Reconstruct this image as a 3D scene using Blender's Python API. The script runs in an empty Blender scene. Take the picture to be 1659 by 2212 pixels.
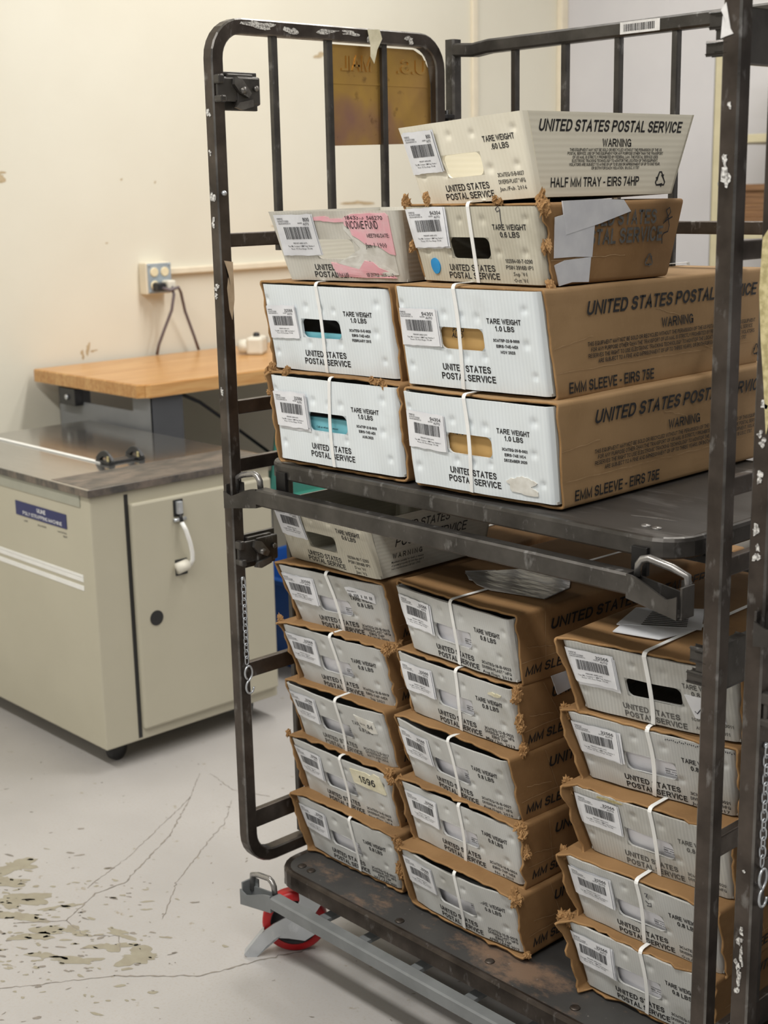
import bpy, math, random
import numpy as np
from mathutils import Vector, Matrix, noise

# ------------------------------------------------------------------ camera, world, lights
S = bpy.context.scene
COL = S.collection
cam = bpy.data.cameras.new('camera')
cam_ob = bpy.data.objects.new('camera', cam)
COL.objects.link(cam_ob)
Rr, Rd, Rf = (0.68454927, 0.72868699, -0.02018838), (0.15190635, -0.16968222, -0.97372091), (-0.71296337, 0.66349319, -0.22684802)
CAM_POS = (1.2651989, -1.5211824, 1.46453358)
cam_ob.matrix_world = Matrix(((Rr[0], -Rd[0], -Rf[0], CAM_POS[0]), (Rr[1], -Rd[1], -Rf[1], CAM_POS[1]),
                              (Rr[2], -Rd[2], -Rf[2], CAM_POS[2]), (0, 0, 0, 1)))
cam.sensor_fit = 'VERTICAL'
cam.sensor_height = 36.0
cam.lens = 36.0 * 3000.0 / 2212.0
cam.clip_start = 0.05
cam.dof.use_dof = True
cam.dof.focus_distance = 2.15
cam.dof.aperture_fstop = 6.8
S.camera = cam_ob

S.view_settings.view_transform = 'Standard'
S.view_settings.look = 'None'
S.view_settings.gamma = 1.0
S.view_settings.use_curve_mapping = False
S.view_settings.exposure = -0.2

W = bpy.data.worlds.new('world')
S.world = W
W.use_nodes = True
W.node_tree.nodes['Background'].inputs[0].default_value = (1.0, 0.985, 0.96, 1)
W.node_tree.nodes['Background'].inputs[1].default_value = 0.28

def area_light(name, loc, sx, sy, power, color=(1.0, 0.98, 0.945), rot=(0, 0, 0)):
    l = bpy.data.lights.new(name, 'AREA')
    l.shape = 'RECTANGLE'; l.size = sx; l.size_y = sy; l.energy = power; l.color = color
    o = bpy.data.objects.new(name, l)
    o.location = loc; o.rotation_euler = rot
    COL.objects.link(o)
    return o
# fluorescent ceiling fittings, all running the same way across the room
area_light('ceiling_lamp', (-1.3, 1.5, 3.55), 2.4, 0.30, 84)
area_light('ceiling_lamp', (0.9, 2.2, 3.55), 2.4, 0.30, 46)
area_light('ceiling_lamp', (-0.9, -1.7, 3.55), 2.4, 0.30, 88)
area_light('ceiling_lamp', (1.7, -1.7, 3.55), 2.4, 0.30, 70)
area_light('ceiling_lamp', (0.4, -4.2, 3.55), 2.4, 0.30, 76)

# ------------------------------------------------------------------ materials
MATS = {}
def srgb(r, g, b):
    f = lambda c: ((c / 255.0 + 0.055) / 1.055) ** 2.4 if c > 10 else c / 255.0 / 12.92
    return (f(r), f(g), f(b), 1.0)

def new_mat(name):
    m = bpy.data.materials.new(name)
    m.use_nodes = True
    MATS[name] = m
    nt = m.node_tree
    return m, nt, nt.nodes['Principled BSDF']

def noise_mix(nt, c1, c2, scale, detail=4, lo=0.35, hi=0.65, stretch=(1, 1, 1), seed=True, rough=0.55):
    tc = nt.nodes.new('ShaderNodeTexCoord')
    mp = nt.nodes.new('ShaderNodeMapping')
    mp.inputs['Scale'].default_value = stretch
    nt.links.new(tc.outputs['Object'], mp.inputs['Vector'])
    n = nt.nodes.new('ShaderNodeTexNoise')
    n.noise_dimensions = '4D' if seed else '3D'
    n.inputs['Scale'].default_value = scale
    n.inputs['Detail'].default_value = detail
    n.inputs['Roughness'].default_value = rough
    if seed:
        oi = nt.nodes.new('ShaderNodeObjectInfo')
        mu = nt.nodes.new('ShaderNodeMath'); mu.operation = 'MULTIPLY'; mu.inputs[1].default_value = 40.0
        nt.links.new(oi.outputs['Random'], mu.inputs[0])
        nt.links.new(mu.outputs[0], n.inputs['W'])
    nt.links.new(mp.outputs[0], n.inputs['Vector'])
    mr = nt.nodes.new('ShaderNodeMapRange')
    mr.inputs['From Min'].default_value = lo; mr.inputs['From Max'].default_value = hi
    nt.links.new(n.outputs['Fac'], mr.inputs['Value'])
    mx = nt.nodes.new('ShaderNodeMix'); mx.data_type = 'RGBA'
    nt.links.new(mr.outputs[0], mx.inputs['Factor'])
    def put(sock, c):
        if isinstance(c, tuple): sock.default_value = c
        else: nt.links.new(c, sock)
    put(mx.inputs['A'], c1); put(mx.inputs['B'], c2)
    return mx.outputs['Result'], n.outputs['Fac'], mr.outputs[0]

def bump(nt, bsdf, fac, strength, dist=0.002):
    b = nt.nodes.new('ShaderNodeBump')
    b.inputs['Strength'].default_value = strength
    b.inputs['Distance'].default_value = dist
    nt.links.new(fac, b.inputs['Height'])
    nt.links.new(b.outputs[0], bsdf.inputs['Normal'])
    return b

def simple(name, c1, c2=None, scale=20, rough=0.6, metal=0.0, lo=0.35, hi=0.65, detail=4, bmp=0.0, stretch=(1, 1, 1), spec=0.5):
    m, nt, p = new_mat(name)
    p.inputs['Roughness'].default_value = rough
    p.inputs['Metallic'].default_value = metal
    p.inputs['Specular IOR Level'].default_value = spec
    if c2 is None: c2 = tuple(x * 0.93 for x in c1[:3]) + (1.0,)
    col, fac, _ = noise_mix(nt, c1, c2, scale, detail, lo, hi, stretch)
    nt.links.new(col, p.inputs['Base Color'])
    if bmp: bump(nt, p, fac, bmp)
    return m

def plastic(name, c_hi, c_lo, dirt, axis='X', period=0.0063, rough=0.38, dirt_lo=0.52, dirt_hi=0.8):
    """corrugated polypropylene sheet: flutes showing as fine bands, plus grime"""
    m, nt, p = new_mat(name)
    tc = nt.nodes.new('ShaderNodeTexCoord')
    w = nt.nodes.new('ShaderNodeTexWave')
    w.wave_type = 'BANDS'; w.bands_direction = axis
    w.inputs['Scale'].default_value = 2 * math.pi / (20 * period)
    w.inputs['Distortion'].default_value = 0.25
    w.inputs['Detail'].default_value = 1.0
    nt.links.new(tc.outputs['Object'], w.inputs['Vector'])
    mx = nt.nodes.new('ShaderNodeMix'); mx.data_type = 'RGBA'
    mx.inputs['A'].default_value = c_lo; mx.inputs['B'].default_value = c_hi
    st = (0.35, 0.35, 1) if axis != 'Z' else (1, 1, 0.35)
    # flutes show unevenly over the sheet
    _, nf, _ = noise_mix(nt, c_lo, c_hi, 9, 3, 0.3, 0.7)
    mm = nt.nodes.new('ShaderNodeMath'); mm.operation = 'MULTIPLY_ADD'
    mm.inputs[1].default_value = 0.36
    nt.links.new(w.outputs['Fac'], mm.inputs[0])
    m2 = nt.nodes.new('ShaderNodeMath'); m2.operation = 'MULTIPLY'; m2.inputs[1].default_value = 0.6
    nt.links.new(nf, m2.inputs[0]); nt.links.new(m2.outputs[0], mm.inputs[2])
    nt.links.new(mm.outputs[0], mx.inputs['Factor'])
    col, fac, _ = noise_mix(nt, mx.outputs['Result'], dirt, 11, 6, dirt_lo, dirt_hi, (1, 1, 1))
    nt.links.new(col, p.inputs['Base Color'])
    p.inputs['Roughness'].default_value = rough
    p.inputs['Specular IOR Level'].default_value = 0.4
    b = bump(nt, p, w.outputs['Fac'], 0.22, 0.0006)
    return m

def cardboard(name, c1, c2, c3):
    m, nt, p = new_mat(name)
    col, fac, _ = noise_mix(nt, c1, c2, 14, 5, 0.3, 0.7)
    col2, f2, _ = noise_mix(nt, col, c3, 5, 6, 0.56, 0.78, (1, 0.5, 1.6))
    col3, f3, _ = noise_mix(nt, col2, c1, 260, 2, 0.55, 0.9, (1, 1, 0.4))
    nt.links.new(col3, p.inputs['Base Color'])
    p.inputs['Roughness'].default_value = 0.8
    p.inputs['Specular IOR Level'].default_value = 0.2
    bump(nt, p, f2, 0.35, 0.008)
    return m

def steel(name, c1, c2, c3, rough=(0.26, 0.48), metal=0.7):
    m, nt, p = new_mat(name)
    col, fac, _ = noise_mix(nt, c1, c2, 16, 6, 0.35, 0.65)
    col2, f2, _ = noise_mix(nt, col, c3, 55, 5, 0.6, 0.74, (1, 1, 0.5))
    nt.links.new(col2, p.inputs['Base Color'])
    p.inputs['Metallic'].default_value = metal
    mr = nt.nodes.new('ShaderNodeMapRange')
    mr.inputs['To Min'].default_value = rough[0]; mr.inputs['To Max'].default_value = rough[1]
    mr.inputs['From Min'].default_value = 0.3; mr.inputs['From Max'].default_value = 0.7
    nt.links.new(f2, mr.inputs['Value'])
    nt.links.new(mr.outputs[0], p.inputs['Roughness'])
    bump(nt, p, f2, 0.25, 0.001)
    return m

plastic('white_plastic', (0.78, 0.83, 0.85, 1), (0.66, 0.71, 0.735, 1), (0.50, 0.51, 0.50, 1), dirt_lo=0.6, dirt_hi=0.95)
plastic('grey_plastic', (0.58, 0.585, 0.565, 1), (0.47, 0.475, 0.46, 1), (0.31, 0.30, 0.26, 1), period=0.0045)
plastic('grey_plastic_ribbed', (0.58, 0.575, 0.54, 1), (0.40, 0.40, 0.375, 1), (0.33, 0.31, 0.27, 1), period=0.0056)
plastic('cream_plastic', (0.80, 0.76, 0.64, 1), (0.74, 0.70, 0.58, 1), (0.60, 0.55, 0.43, 1), period=0.0075, dirt_lo=0.55, dirt_hi=0.9)
plastic('cream_plastic_side', (0.80, 0.76, 0.64, 1), (0.73, 0.69, 0.57, 1), (0.60, 0.55, 0.43, 1), axis='Z', period=0.0085, dirt_lo=0.62, dirt_hi=0.95)
plastic('old_plastic', (0.62, 0.59, 0.49, 1), (0.46, 0.43, 0.34, 1), (0.34, 0.31, 0.24, 1), period=0.0060)
plastic('old_plastic_side', (0.60, 0.58, 0.50, 1), (0.50, 0.48, 0.41, 1), (0.36, 0.33, 0.26, 1), axis='Z', period=0.0070)
plastic('dull_plastic', (0.66, 0.64, 0.57, 1), (0.56, 0.54, 0.48, 1), (0.40, 0.37, 0.31, 1), period=0.0060)
plastic('dull_plastic_side', (0.62, 0.60, 0.54, 1), (0.52, 0.50, 0.45, 1), (0.38, 0.36, 0.30, 1), axis='Z', period=0.0070)
simple('ink', (0.022, 0.021, 0.022, 1), rough=0.55, spec=0.3)
simple('faded_ink', (0.07, 0.068, 0.064, 1), (0.14, 0.135, 0.125, 1), 120, rough=0.6, spec=0.3)
simple('pen_ink', (0.03, 0.03, 0.045, 1), rough=0.5)
simple('print_grey', (0.07, 0.07, 0.075, 1), rough=0.6, spec=0.3)
cardboard('kraft', srgb(164, 134, 98), srgb(152, 123, 88), srgb(134, 106, 74))
cardboard('kraft_old', srgb(150, 117, 80), srgb(134, 102, 67), srgb(104, 78, 52))
cardboard('kraft_torn', srgb(170, 134, 92), srgb(140, 106, 68), srgb(106, 78, 50))
simple('kraft_crease', srgb(186, 158, 122), srgb(158, 128, 92), 60, rough=0.8, spec=0.2)
simple('strap_white', (0.86, 0.86, 0.84, 1), rough=0.35)
simple('paper', (0.80, 0.81, 0.83, 1), (0.72, 0.73, 0.76, 1), 30, rough=0.7, spec=0.2)
simple('paper_torn', (0.74, 0.73, 0.68, 1), (0.58, 0.56, 0.50, 1), 60, rough=0.8, spec=0.2)
simple('pink_paper', srgb(236, 172, 182), srgb(232, 190, 194), 45, rough=0.75, spec=0.2)
simple('yellowed_paper', srgb(226, 220, 196), srgb(206, 200, 172), 50, rough=0.75, spec=0.2)
simple('manila', srgb(196, 160, 104), srgb(186, 150, 94), 20, rough=0.75, spec=0.2)
simple('envelope_white', (0.86, 0.86, 0.90, 1), (0.82, 0.82, 0.87, 1), 20, rough=0.6, spec=0.2)
simple('envelope_teal', srgb(126, 190, 200), srgb(112, 178, 190), 20, rough=0.6, spec=0.2)
simple('blue_dot', srgb(40, 150, 214), srgb(34, 140, 206), 40, rough=0.5)
simple('tape_white', (0.70, 0.71, 0.74, 1), (0.60, 0.61, 0.65, 1), 25, rough=0.45, bmp=0.5)
simple('clear_film', (0.34, 0.33, 0.31, 1), (0.52, 0.52, 0.53, 1), 26, rough=0.18, spec=0.7, stretch=(1, 3, 1), bmp=0.6)
steel('steel', (0.100, 0.093, 0.086, 1), (0.050, 0.046, 0.042, 1), (0.25, 0.245, 0.24, 1))
steel('steel_warm', (0.100, 0.082, 0.070, 1), (0.046, 0.037, 0.031, 1), (0.22, 0.21, 0.20, 1))
steel('steel_edge', (0.24, 0.23, 0.215, 1), (0.075, 0.068, 0.062, 1), (0.42, 0.41, 0.40, 1), (0.25, 0.4))
steel('steel_bright', (0.36, 0.35, 0.34, 1), (0.24, 0.23, 0.22, 1), (0.5, 0.5, 0.5, 1), (0.2, 0.4))
steel('steel_black', (0.035, 0.034, 0.034, 1), (0.022, 0.02, 0.02, 1), (0.10, 0.10, 0.10, 1), (0.3, 0.5))
steel('zinc', (0.60, 0.63, 0.66, 1), (0.50, 0.53, 0.56, 1), (0.7, 0.72, 0.74, 1), (0.25, 0.4))
simple('grey_paint', srgb(118, 121, 122), srgb(104, 107, 108), 18, rough=0.5, bmp=0.1)
simple('red_rubber', srgb(190, 26, 30), srgb(168, 22, 28), 30, rough=0.4)
simple('dark_hub', srgb(60, 58, 60), srgb(48, 46, 48), 30, rough=0.5)
simple('flake_white', (0.70, 0.69, 0.66, 1), (0.20, 0.19, 0.18, 1), 330, rough=0.6, lo=0.42, hi=0.58)
simple('label_white', (0.74, 0.73, 0.72, 1), (0.62, 0.61, 0.60, 1), 90, rough=0.6)
simple('adhesive', srgb(196, 184, 140), srgb(160, 148, 104), 120, rough=0.7, lo=0.4, hi=0.6)
simple('tan_paper', srgb(188, 168, 142), srgb(172, 152, 126), 60, rough=0.8)

def chromate():
    m, nt, p = new_mat('gold_chromate')
    col, f, _ = noise_mix(nt, srgb(206, 166, 88), srgb(176, 138, 92), 9, 4, 0.3, 0.7)
    col, f2, _ = noise_mix(nt, col, srgb(150, 108, 120), 6, 3, 0.5, 0.7, (1, 1, 0.7))
    col, f3, _ = noise_mix(nt, col, srgb(104, 74, 50), 40, 5, 0.6, 0.78)
    nt.links.new(col, p.inputs['Base Color'])
    p.inputs['Metallic'].default_value = 0.75
    p.inputs['Roughness'].default_value = 0.36
    bump(nt, p, f3, 0.1, 0.002)
chromate()

def deck_mat():
    m, nt, p = new_mat('deck_top')
    col, f, _ = noise_mix(nt, (0.038, 0.037, 0.036, 1), (0.062, 0.060, 0.058, 1), 7, 5, 0.3, 0.7)
    col, f2, _ = noise_mix(nt, col, (0.19, 0.125, 0.085, 1), 5.0, 8, 0.55, 0.64, (1, 1.6, 1), rough=0.7)
    col, f3, _ = noise_mix(nt, col, (0.28, 0.26, 0.24, 1), 90, 3, 0.68, 0.76)
    nt.links.new(col, p.inputs['Base Color'])
    p.inputs['Roughness'].default_value = 0.5
    bump(nt, p, f2, 0.2, 0.003)
deck_mat()

def shelf_mat():
    m, nt, p = new_mat('shelf_plate')
    col, f, _ = noise_mix(nt, (0.15, 0.145, 0.14, 1), (0.10, 0.095, 0.09, 1), 6, 6, 0.3, 0.7, (0.6, 2.2, 1))
    col, f2, _ = noise_mix(nt, col, (0.32, 0.31, 0.30, 1), 14, 7, 0.55, 0.75, (0.5, 2.5, 1))
    nt.links.new(col, p.inputs['Base Color'])
    p.inputs['Metallic'].default_value = 0.8
    p.inputs['Roughness'].default_value = 0.42
    bump(nt, p, f2, 0.15, 0.002)
shelf_mat()

def floor_mat():
    m, nt, p = new_mat('floor_paint')
    col, f, _ = noise_mix(nt, srgb(176, 173, 170), srgb(166, 163, 160), 2.2, 6, 0.35, 0.65, seed=False)
    col, f2, _ = noise_mix(nt, col, srgb(150, 142, 128), 26, 8, 0.655, 0.70, seed=False, rough=0.6)
    col, f3, _ = noise_mix(nt, col, srgb(168, 160, 152), 180, 2, 0.5, 0.85, seed=False)
    nt.links.new(col, p.inputs['Base Color'])
    p.inputs['Roughness'].default_value = 0.42
    p.inputs['Specular IOR Level'].default_value = 0.4
    bump(nt, p, f3, 0.12, 0.001)
floor_mat()
simple('floor_worn', srgb(150, 144, 126), srgb(140, 133, 116), 40, rough=0.6)
simple('floor_crack', srgb(118, 112, 104), srgb(140, 132, 122), 60, rough=0.8)
simple('wall_cream', srgb(227, 223, 208), srgb(221, 216, 200), 1.6, rough=0.6, bmp=0.08)
simple('wall_lighting_tint', srgb(212, 211, 214), srgb(202, 201, 205), 1.6, rough=0.6)  # back wall catches the light differently; that grey-lilac cast is put into its colour
simple('wall_scuff', srgb(196, 178, 146), srgb(180, 160, 128), 40, rough=0.7)
simple('trim_cream', srgb(232, 222, 200), rough=0.5)
simple('machine_cream', srgb(186, 181, 162), srgb(181, 176, 157), 4, rough=0.42)
simple('machine_dark', (0.02, 0.02, 0.02, 1), rough=0.5)
simple('black_plastic', (0.018, 0.018, 0.02, 1), rough=0.35)
simple('stripe_white', (0.85, 0.85, 0.82, 1), rough=0.4)
simple('machine_band', srgb(164, 164, 150), rough=0.45)
simple('sign_blue', srgb(26, 36, 96), srgb(24, 33, 90), rough=0.4)
simple('white_print', (0.85, 0.86, 0.88, 1), rough=0.5)
def stainless():
    m, nt, p = new_mat('stainless')
    col, f, _ = noise_mix(nt, (0.50, 0.495, 0.48, 1), (0.43, 0.425, 0.41, 1), 8, 4, 0.3, 0.7, (1, 6, 1))
    col, f2, _ = noise_mix(nt, col, (0.20, 0.17, 0.15, 1), 5, 7, 0.66, 0.76)
    nt.links.new(col, p.inputs['Base Color'])
    p.inputs['Metallic'].default_value = 0.9
    p.inputs['Roughness'].default_value = 0.14
stainless()
def worn():
    m, nt, p = new_mat('worn_metal')
    col, f, _ = noise_mix(nt, (0.10, 0.095, 0.09, 1), (0.24, 0.20, 0.17, 1), 12, 8, 0.42, 0.62, (2, 1, 1), rough=0.7)
    nt.links.new(col, p.inputs['Base Color'])
    p.inputs['Metallic'].default_value = 0.6
    p.inputs['Roughness'].default_value = 0.4
worn()
def butcher():
    m, nt, p = new_mat('butcher_block')
    tc = nt.nodes.new('ShaderNodeTexCoord')
    br = nt.nodes.new('ShaderNodeTexBrick')
    mp = nt.nodes.new('ShaderNodeMapping'); mp.inputs['Rotation'].default_value = (0, 0, math.pi / 2)
    nt.links.new(tc.outputs['Object'], mp.inputs['Vector'])
    nt.links.new(mp.outputs[0], br.inputs['Vector'])
    br.inputs['Color1'].default_value = srgb(204, 160, 104); br.inputs['Color2'].default_value = srgb(190, 144, 88)
    br.inputs['Mortar'].default_value = srgb(150, 98, 46)
    br.inputs['Scale'].default_value = 1.0; br.inputs['Mortar Size'].default_value = 0.0006
    br.inputs['Brick Width'].default_value = 0.75; br.inputs['Row Height'].default_value = 0.045
    col, f, _ = noise_mix(nt, br.outputs['Color'], srgb(170, 112, 52), 6, 5, 0.4, 0.8, (14, 1, 14))
    nt.links.new(col, p.inputs['Base Color'])
    p.inputs['Roughness'].default_value = 0.3
butcher()
simple('bench_steel', srgb(124, 126, 128), srgb(116, 118, 120), 6, rough=0.45)
simple('bench_steel_dark', srgb(70, 72, 76), rough=0.45)
simple('cord_grey', srgb(110, 100, 104), rough=0.5)
simple('outlet_cover', srgb(176, 188, 196), srgb(160, 172, 182), 20, rough=0.35, metal=0.3)
simple('socket_cream', srgb(236, 222, 186), rough=0.4)
simple('teal_plastic', srgb(70, 150, 132), srgb(62, 138, 122), 8, rough=0.45)
simple('blue_plastic', srgb(16, 74, 150), srgb(12, 62, 132), 8, rough=0.45)
simple('device_white', srgb(226, 222, 208), rough=0.4)
simple('shelving_tan', srgb(190, 182, 152), srgb(180, 172, 142), 12, rough=0.5)
simple('brown_stock', srgb(132, 98, 66), srgb(110, 80, 54), 10, rough=0.8, stretch=(1, 1, 30), lo=0.4, hi=0.6)
simple('dark_stock', srgb(70, 66, 74), rough=0.7)

# ------------------------------------------------------------------ mesh helpers
class MB:
    def __init__(self):
        self.v = []; self.f = []; self.m = []; self.s = []
        self.n = 0; self.skew = 0.0
    def add(self, verts, faces, mat=0, smooth=False):
        o = self.n
        self.v.extend(tuple(map(float, p)) for p in verts)
        self.n = len(self.v)
        for f in faces:
            self.f.append([i + o for i in f]); self.m.append(mat); self.s.append(smooth)
    def build(self, name, mats, parent=None, loc=None, rot=None):
        me = bpy.data.meshes.new(name)
        if self.skew: self.v = [(x + self.skew * y, y, z) for x, y, z in self.v]
        me.from_pydata(self.v, [], self.f)
        for m in mats: me.materials.append(MATS[m])
        me.polygons.foreach_set('material_index', self.m)
        me.polygons.foreach_set('use_smooth', self.s)
        me.update()
        o = bpy.data.objects.new(name, me)
        COL.objects.link(o)
        if parent is not None: o.parent = parent
        if loc is not None: o.location = loc
        if rot is not None: o.rotation_euler = rot
        return o
    # axis aligned box with small bevel
    def box(self, x0, y0, z0, x1, y1, z1, mat=0, bev=0.0, smooth=False):
        if bev <= 0:
            v = [(x0,y0,z0),(x1,y0,z0),(x1,y1,z0),(x0,y1,z0),(x0,y0,z1),(x1,y0,z1),(x1,y1,z1),(x0,y1,z1)]
            self.add(v, [(0,3,2,1),(4,5,6,7),(0,1,5,4),(1,2,6,5),(2,3,7,6),(3,0,4,7)], mat, smooth)
        else:
            import bmesh
            bm = bmesh.new()
            bmesh.ops.create_cube(bm, size=1)
            for q in bm.verts:
                q.co = ((x0 + x1) / 2 + q.co.x * (x1 - x0), (y0 + y1) / 2 + q.co.y * (y1 - y0), (z0 + z1) / 2 + q.co.z * (z1 - z0))
            bmesh.ops.bevel(bm, geom=list(bm.edges), offset=bev, segments=2, profile=0.5, affect='EDGES')
            self.bm(bm, mat, smooth)
    def bm(self, bm, mat=0, smooth=False, M=None):
        bm.verts.index_update()
        vs = [(M @ q.co if M is not None else q.co) for q in bm.verts]
        self.add(vs, [[q.index for q in f.verts] for f in bm.faces], mat, smooth)
        bm.free()
    # sweep a closed 2D profile (n, b) along a path; N fixed normal of profile axis n
    def sweep(self, pts, prof, N, mat=0, closed=False, smooth=False, caps=True, edge=None):
        pts = [Vector(p) for p in pts]; N = Vector(N).normalized()
        k = len(prof); vs = []
        L = len(pts)
        for i in range(L):
            a = pts[(i - 1) % L] if (closed or i > 0) else pts[i]
            b = pts[(i + 1) % L] if (closed or i < L - 1) else pts[i]
            t = (b - a).normalized()
            B = t.cross(N)
            if B.length < 1e-6: B = Vector((1, 0, 0)).cross(t)
            B.normalize(); n2 = B.cross(t).normalized()
            sc = 1.0
            if 0 < i < L - 1 or closed:
                t1 = (pts[i] - a).normalized()
                d = max(0.5, t1.dot(t)); sc = 1.0 / d
            for (pn, pb) in prof: vs.append(pts[i] + n2 * pn + B * (pb * sc))
        fs = []
        for i in range(L if closed else L - 1):
            j = (i + 1) % L
            for q in range(k):
                r = (q + 1) % k
                fs.append((i * k + q, i * k + r, j * k + r, j * k + q))
        if not closed and caps:
            fs.append(tuple(range(k - 1, -1, -1))); fs.append(tuple((L - 1) * k + q for q in range(k)))
        self.add(vs, fs, mat, smooth)
        if edge is not None:
            n0 = len(self.m) - len(fs)
            for i in range((L if closed else L - 1) * k):
                if (i % k) % 2 == 1: self.m[n0 + i] = edge
    def tube(self, pts, r, mat=0, seg=8, closed=False, N=None):
        prof = [(r * math.cos(2 * math.pi * i / seg), r * math.sin(2 * math.pi * i / seg)) for i in range(seg)]
        if N is None:
            a = Vector(pts[-1]) - Vector(pts[0])
            N = (0.0123, 0.021, 1.0) if abs(a.normalized().z) < 0.9 else (1, 0.02, 0)
        # rotation minimizing frames
        P = [Vector(p) for p in pts]; L = len(P); vs = []
        n = Vector(N).normalized()
        for i in range(L):
            a = P[(i - 1) % L] if (closed or i > 0) else P[i]
            b = P[(i + 1) % L] if (closed or i < L - 1) else P[i]
            t = (b - a).normalized()
            n = (n - t * n.dot(t))
            if n.length < 1e-5: n = t.orthogonal()
            n.normalize(); B = t.cross(n)
            for (x, y) in prof: vs.append(P[i] + n * x + B * y)
        fs = []
        for i in range(L if closed else L - 1):
            j = (i + 1) % L
            for q in range(seg):
                r2 = (q + 1) % seg
                fs.append((i * seg + q, i * seg + r2, j * seg + r2, j * seg + q))
        if not closed:
            fs.append(tuple(range(seg - 1, -1, -1))); fs.append(tuple((L - 1) * seg + q for q in range(seg)))
        self.add(vs, fs, mat, True)
    def lathe(self, prof, center, axis, mat=0, seg=32, smooth=True, caps=True):
        """prof: (r, h) list along axis"""
        ax = Vector(axis).normalized(); u = ax.orthogonal().normalized(); w = ax.cross(u); c = Vector(center)
        vs = []
        for (r, h) in prof:
            for i in range(seg):
                a = 2 * math.pi * i / seg
                vs.append(c + ax * h + (u * math.cos(a) + w * math.sin(a)) * r)
        fs = []
        for k in range(len(prof) - 1):
            for i in range(seg):
                j = (i + 1) % seg
                fs.append((k * seg + i, k * seg + j, (k + 1) * seg + j, (k + 1) * seg + i))
        if caps: fs.append(tuple(range(seg - 1, -1, -1))); fs.append(tuple((len(prof) - 1) * seg + i for i in range(seg)))
        self.add(vs, fs, mat, smooth)
    # extruded polygon: pts2d mapped by fn(a,b,off) front at off=t, back at off=0
    def plate(self, pts2, fn, t, mat=0, t0=0.0):
        k = len(pts2)
        cx = sum(p[0] for p in pts2) / k; cy = sum(p[1] for p in pts2) / k
        R = (1.0, .8, .6, .4, .2)
        vs = []
        for q in R: vs += [fn(cx + (a - cx) * q, cy + (b - cy) * q, t) for a, b in pts2]
        vs.append(fn(cx, cy, t)); c = len(R) * k
        fs = []
        for j in range(len(R) - 1):
            for i in range(k): fs.append((j * k + i, j * k + (i + 1) % k, (j + 1) * k + (i + 1) % k, (j + 1) * k + i))
        for i in range(k): fs.append(((len(R) - 1) * k + i, (len(R) - 1) * k + (i + 1) % k, c))
        o = len(vs)
        vs += [fn(a, b, t0) for a, b in pts2] + [fn(cx, cy, t0)]
        for i in range(k):
            n = (i + 1) % k
            fs.append((o + k, o + n, o + i)); fs.append((i, o + i, o + n, n))
        self.add(vs, fs, mat)
    def grid_fn(self, us, vs_, fn, mat=0, smooth=True, skip=None):
        nu, nv = len(us), len(vs_)
        P = [fn(u, v) for v in vs_ for u in us]
        F = []
        for j in range(nv - 1):
            for i in range(nu - 1):
                if skip and skip((us[i] + us[i + 1]) / 2, (vs_[j] + vs_[j + 1]) / 2): continue
                F.append((j * nu + i, j * nu + i + 1, (j + 1) * nu + i + 1, (j + 1) * nu + i))
        self.add(P, F, mat, smooth)
    def text(self, s, fn, u, v, h, mat, width=None, bold=0.0, shear=0.0, align='C', res=2, off=0.0, mirror=False, depth=0.0):
        if all(c == ' ' or c in GL for c in s):
            V, F = stroke_text(s, .135 + bold * 2.2, shear); cap = 1.0
        else:
            V, F = text2d(s, bold, shear, res); cap = 0.727
        if len(V) == 0: return
        x0, x1 = V[:, 0].min(), V[:, 0].max()
        sc = h / cap
        sx = sc if width is None else width / (x1 - x0)
        w = (x1 - x0) * sx
        bx = {'C': u - w / 2, 'L': u, 'R': u - w}[align]
        X = (V[:, 0] - x0) * sx; Y = V[:, 1] * sc + v - h / 2
        if mirror: X = w - X; F = [f[::-1] for f in F]
        n = len(V)
        if depth <= 0:
            self.add([fn(bx + a, b, off) for a, b in zip(X, Y)], F, mat)
        else:
            self.add([fn(bx + a, b, off) for a, b in zip(X, Y)], F, mat)
    def strokes(self, pl, fn, w, mat, off=0.0):
        for line in pl:
            P = [Vector((a, b)) for a, b in line]
            L = []; 
            for i, p in enumerate(P):
                t = (P[min(i + 1, len(P) - 1)] - P[max(i - 1, 0)])
                t.normalize(); nrm = Vector((-t.y, t.x)) * (w / 2)
                L.append((p + nrm, p - nrm))
            vs = []
            for a, b in L: vs += [fn(a.x, a.y, off), fn(b.x, b.y, off)]
            self.add(vs, [(2 * i, 2 * i + 1, 2 * i + 3, 2 * i + 2) for i in range(len(P) - 1)], mat)

_tc = {}
def text2d(s, bold, shear, res):
    key = (s, round(bold, 4), round(shear, 3), res)
    if key in _tc: return _tc[key]
    cu = bpy.data.curves.new('tmp_text', 'FONT')
    cu.body = s; cu.size = 1.0; cu.offset = bold; cu.shear = shear; cu.resolution_u = res
    cu.fill_mode = 'FRONT' if False else 'BOTH'
    cu.dimensions = '2D'
    ob = bpy.data.objects.new('tmp_text', cu)
    me = ob.to_mesh()
    V = np.zeros(len(me.vertices) * 3); me.vertices.foreach_get('co', V)
    V = V.reshape(-1, 3)[:, :2].copy()
    F = [tuple(p.vertices) for p in me.polygons]
    # keep faces wound counter-clockwise (front towards the reader)
    G = []
    for f in F:
        a = 0.0
        for i in range(len(f)):
            p, q = V[f[i]], V[f[(i + 1) % len(f)]]
            a += p[0] * q[1] - q[0] * p[1]
        if abs(a) > 1e-12: G.append(f if a > 0 else f[::-1])
    ob.to_mesh_clear()
    bpy.data.objects.remove(ob); bpy.data.curves.remove(cu)
    _tc[key] = (V, G)
    return _tc[key]

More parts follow.
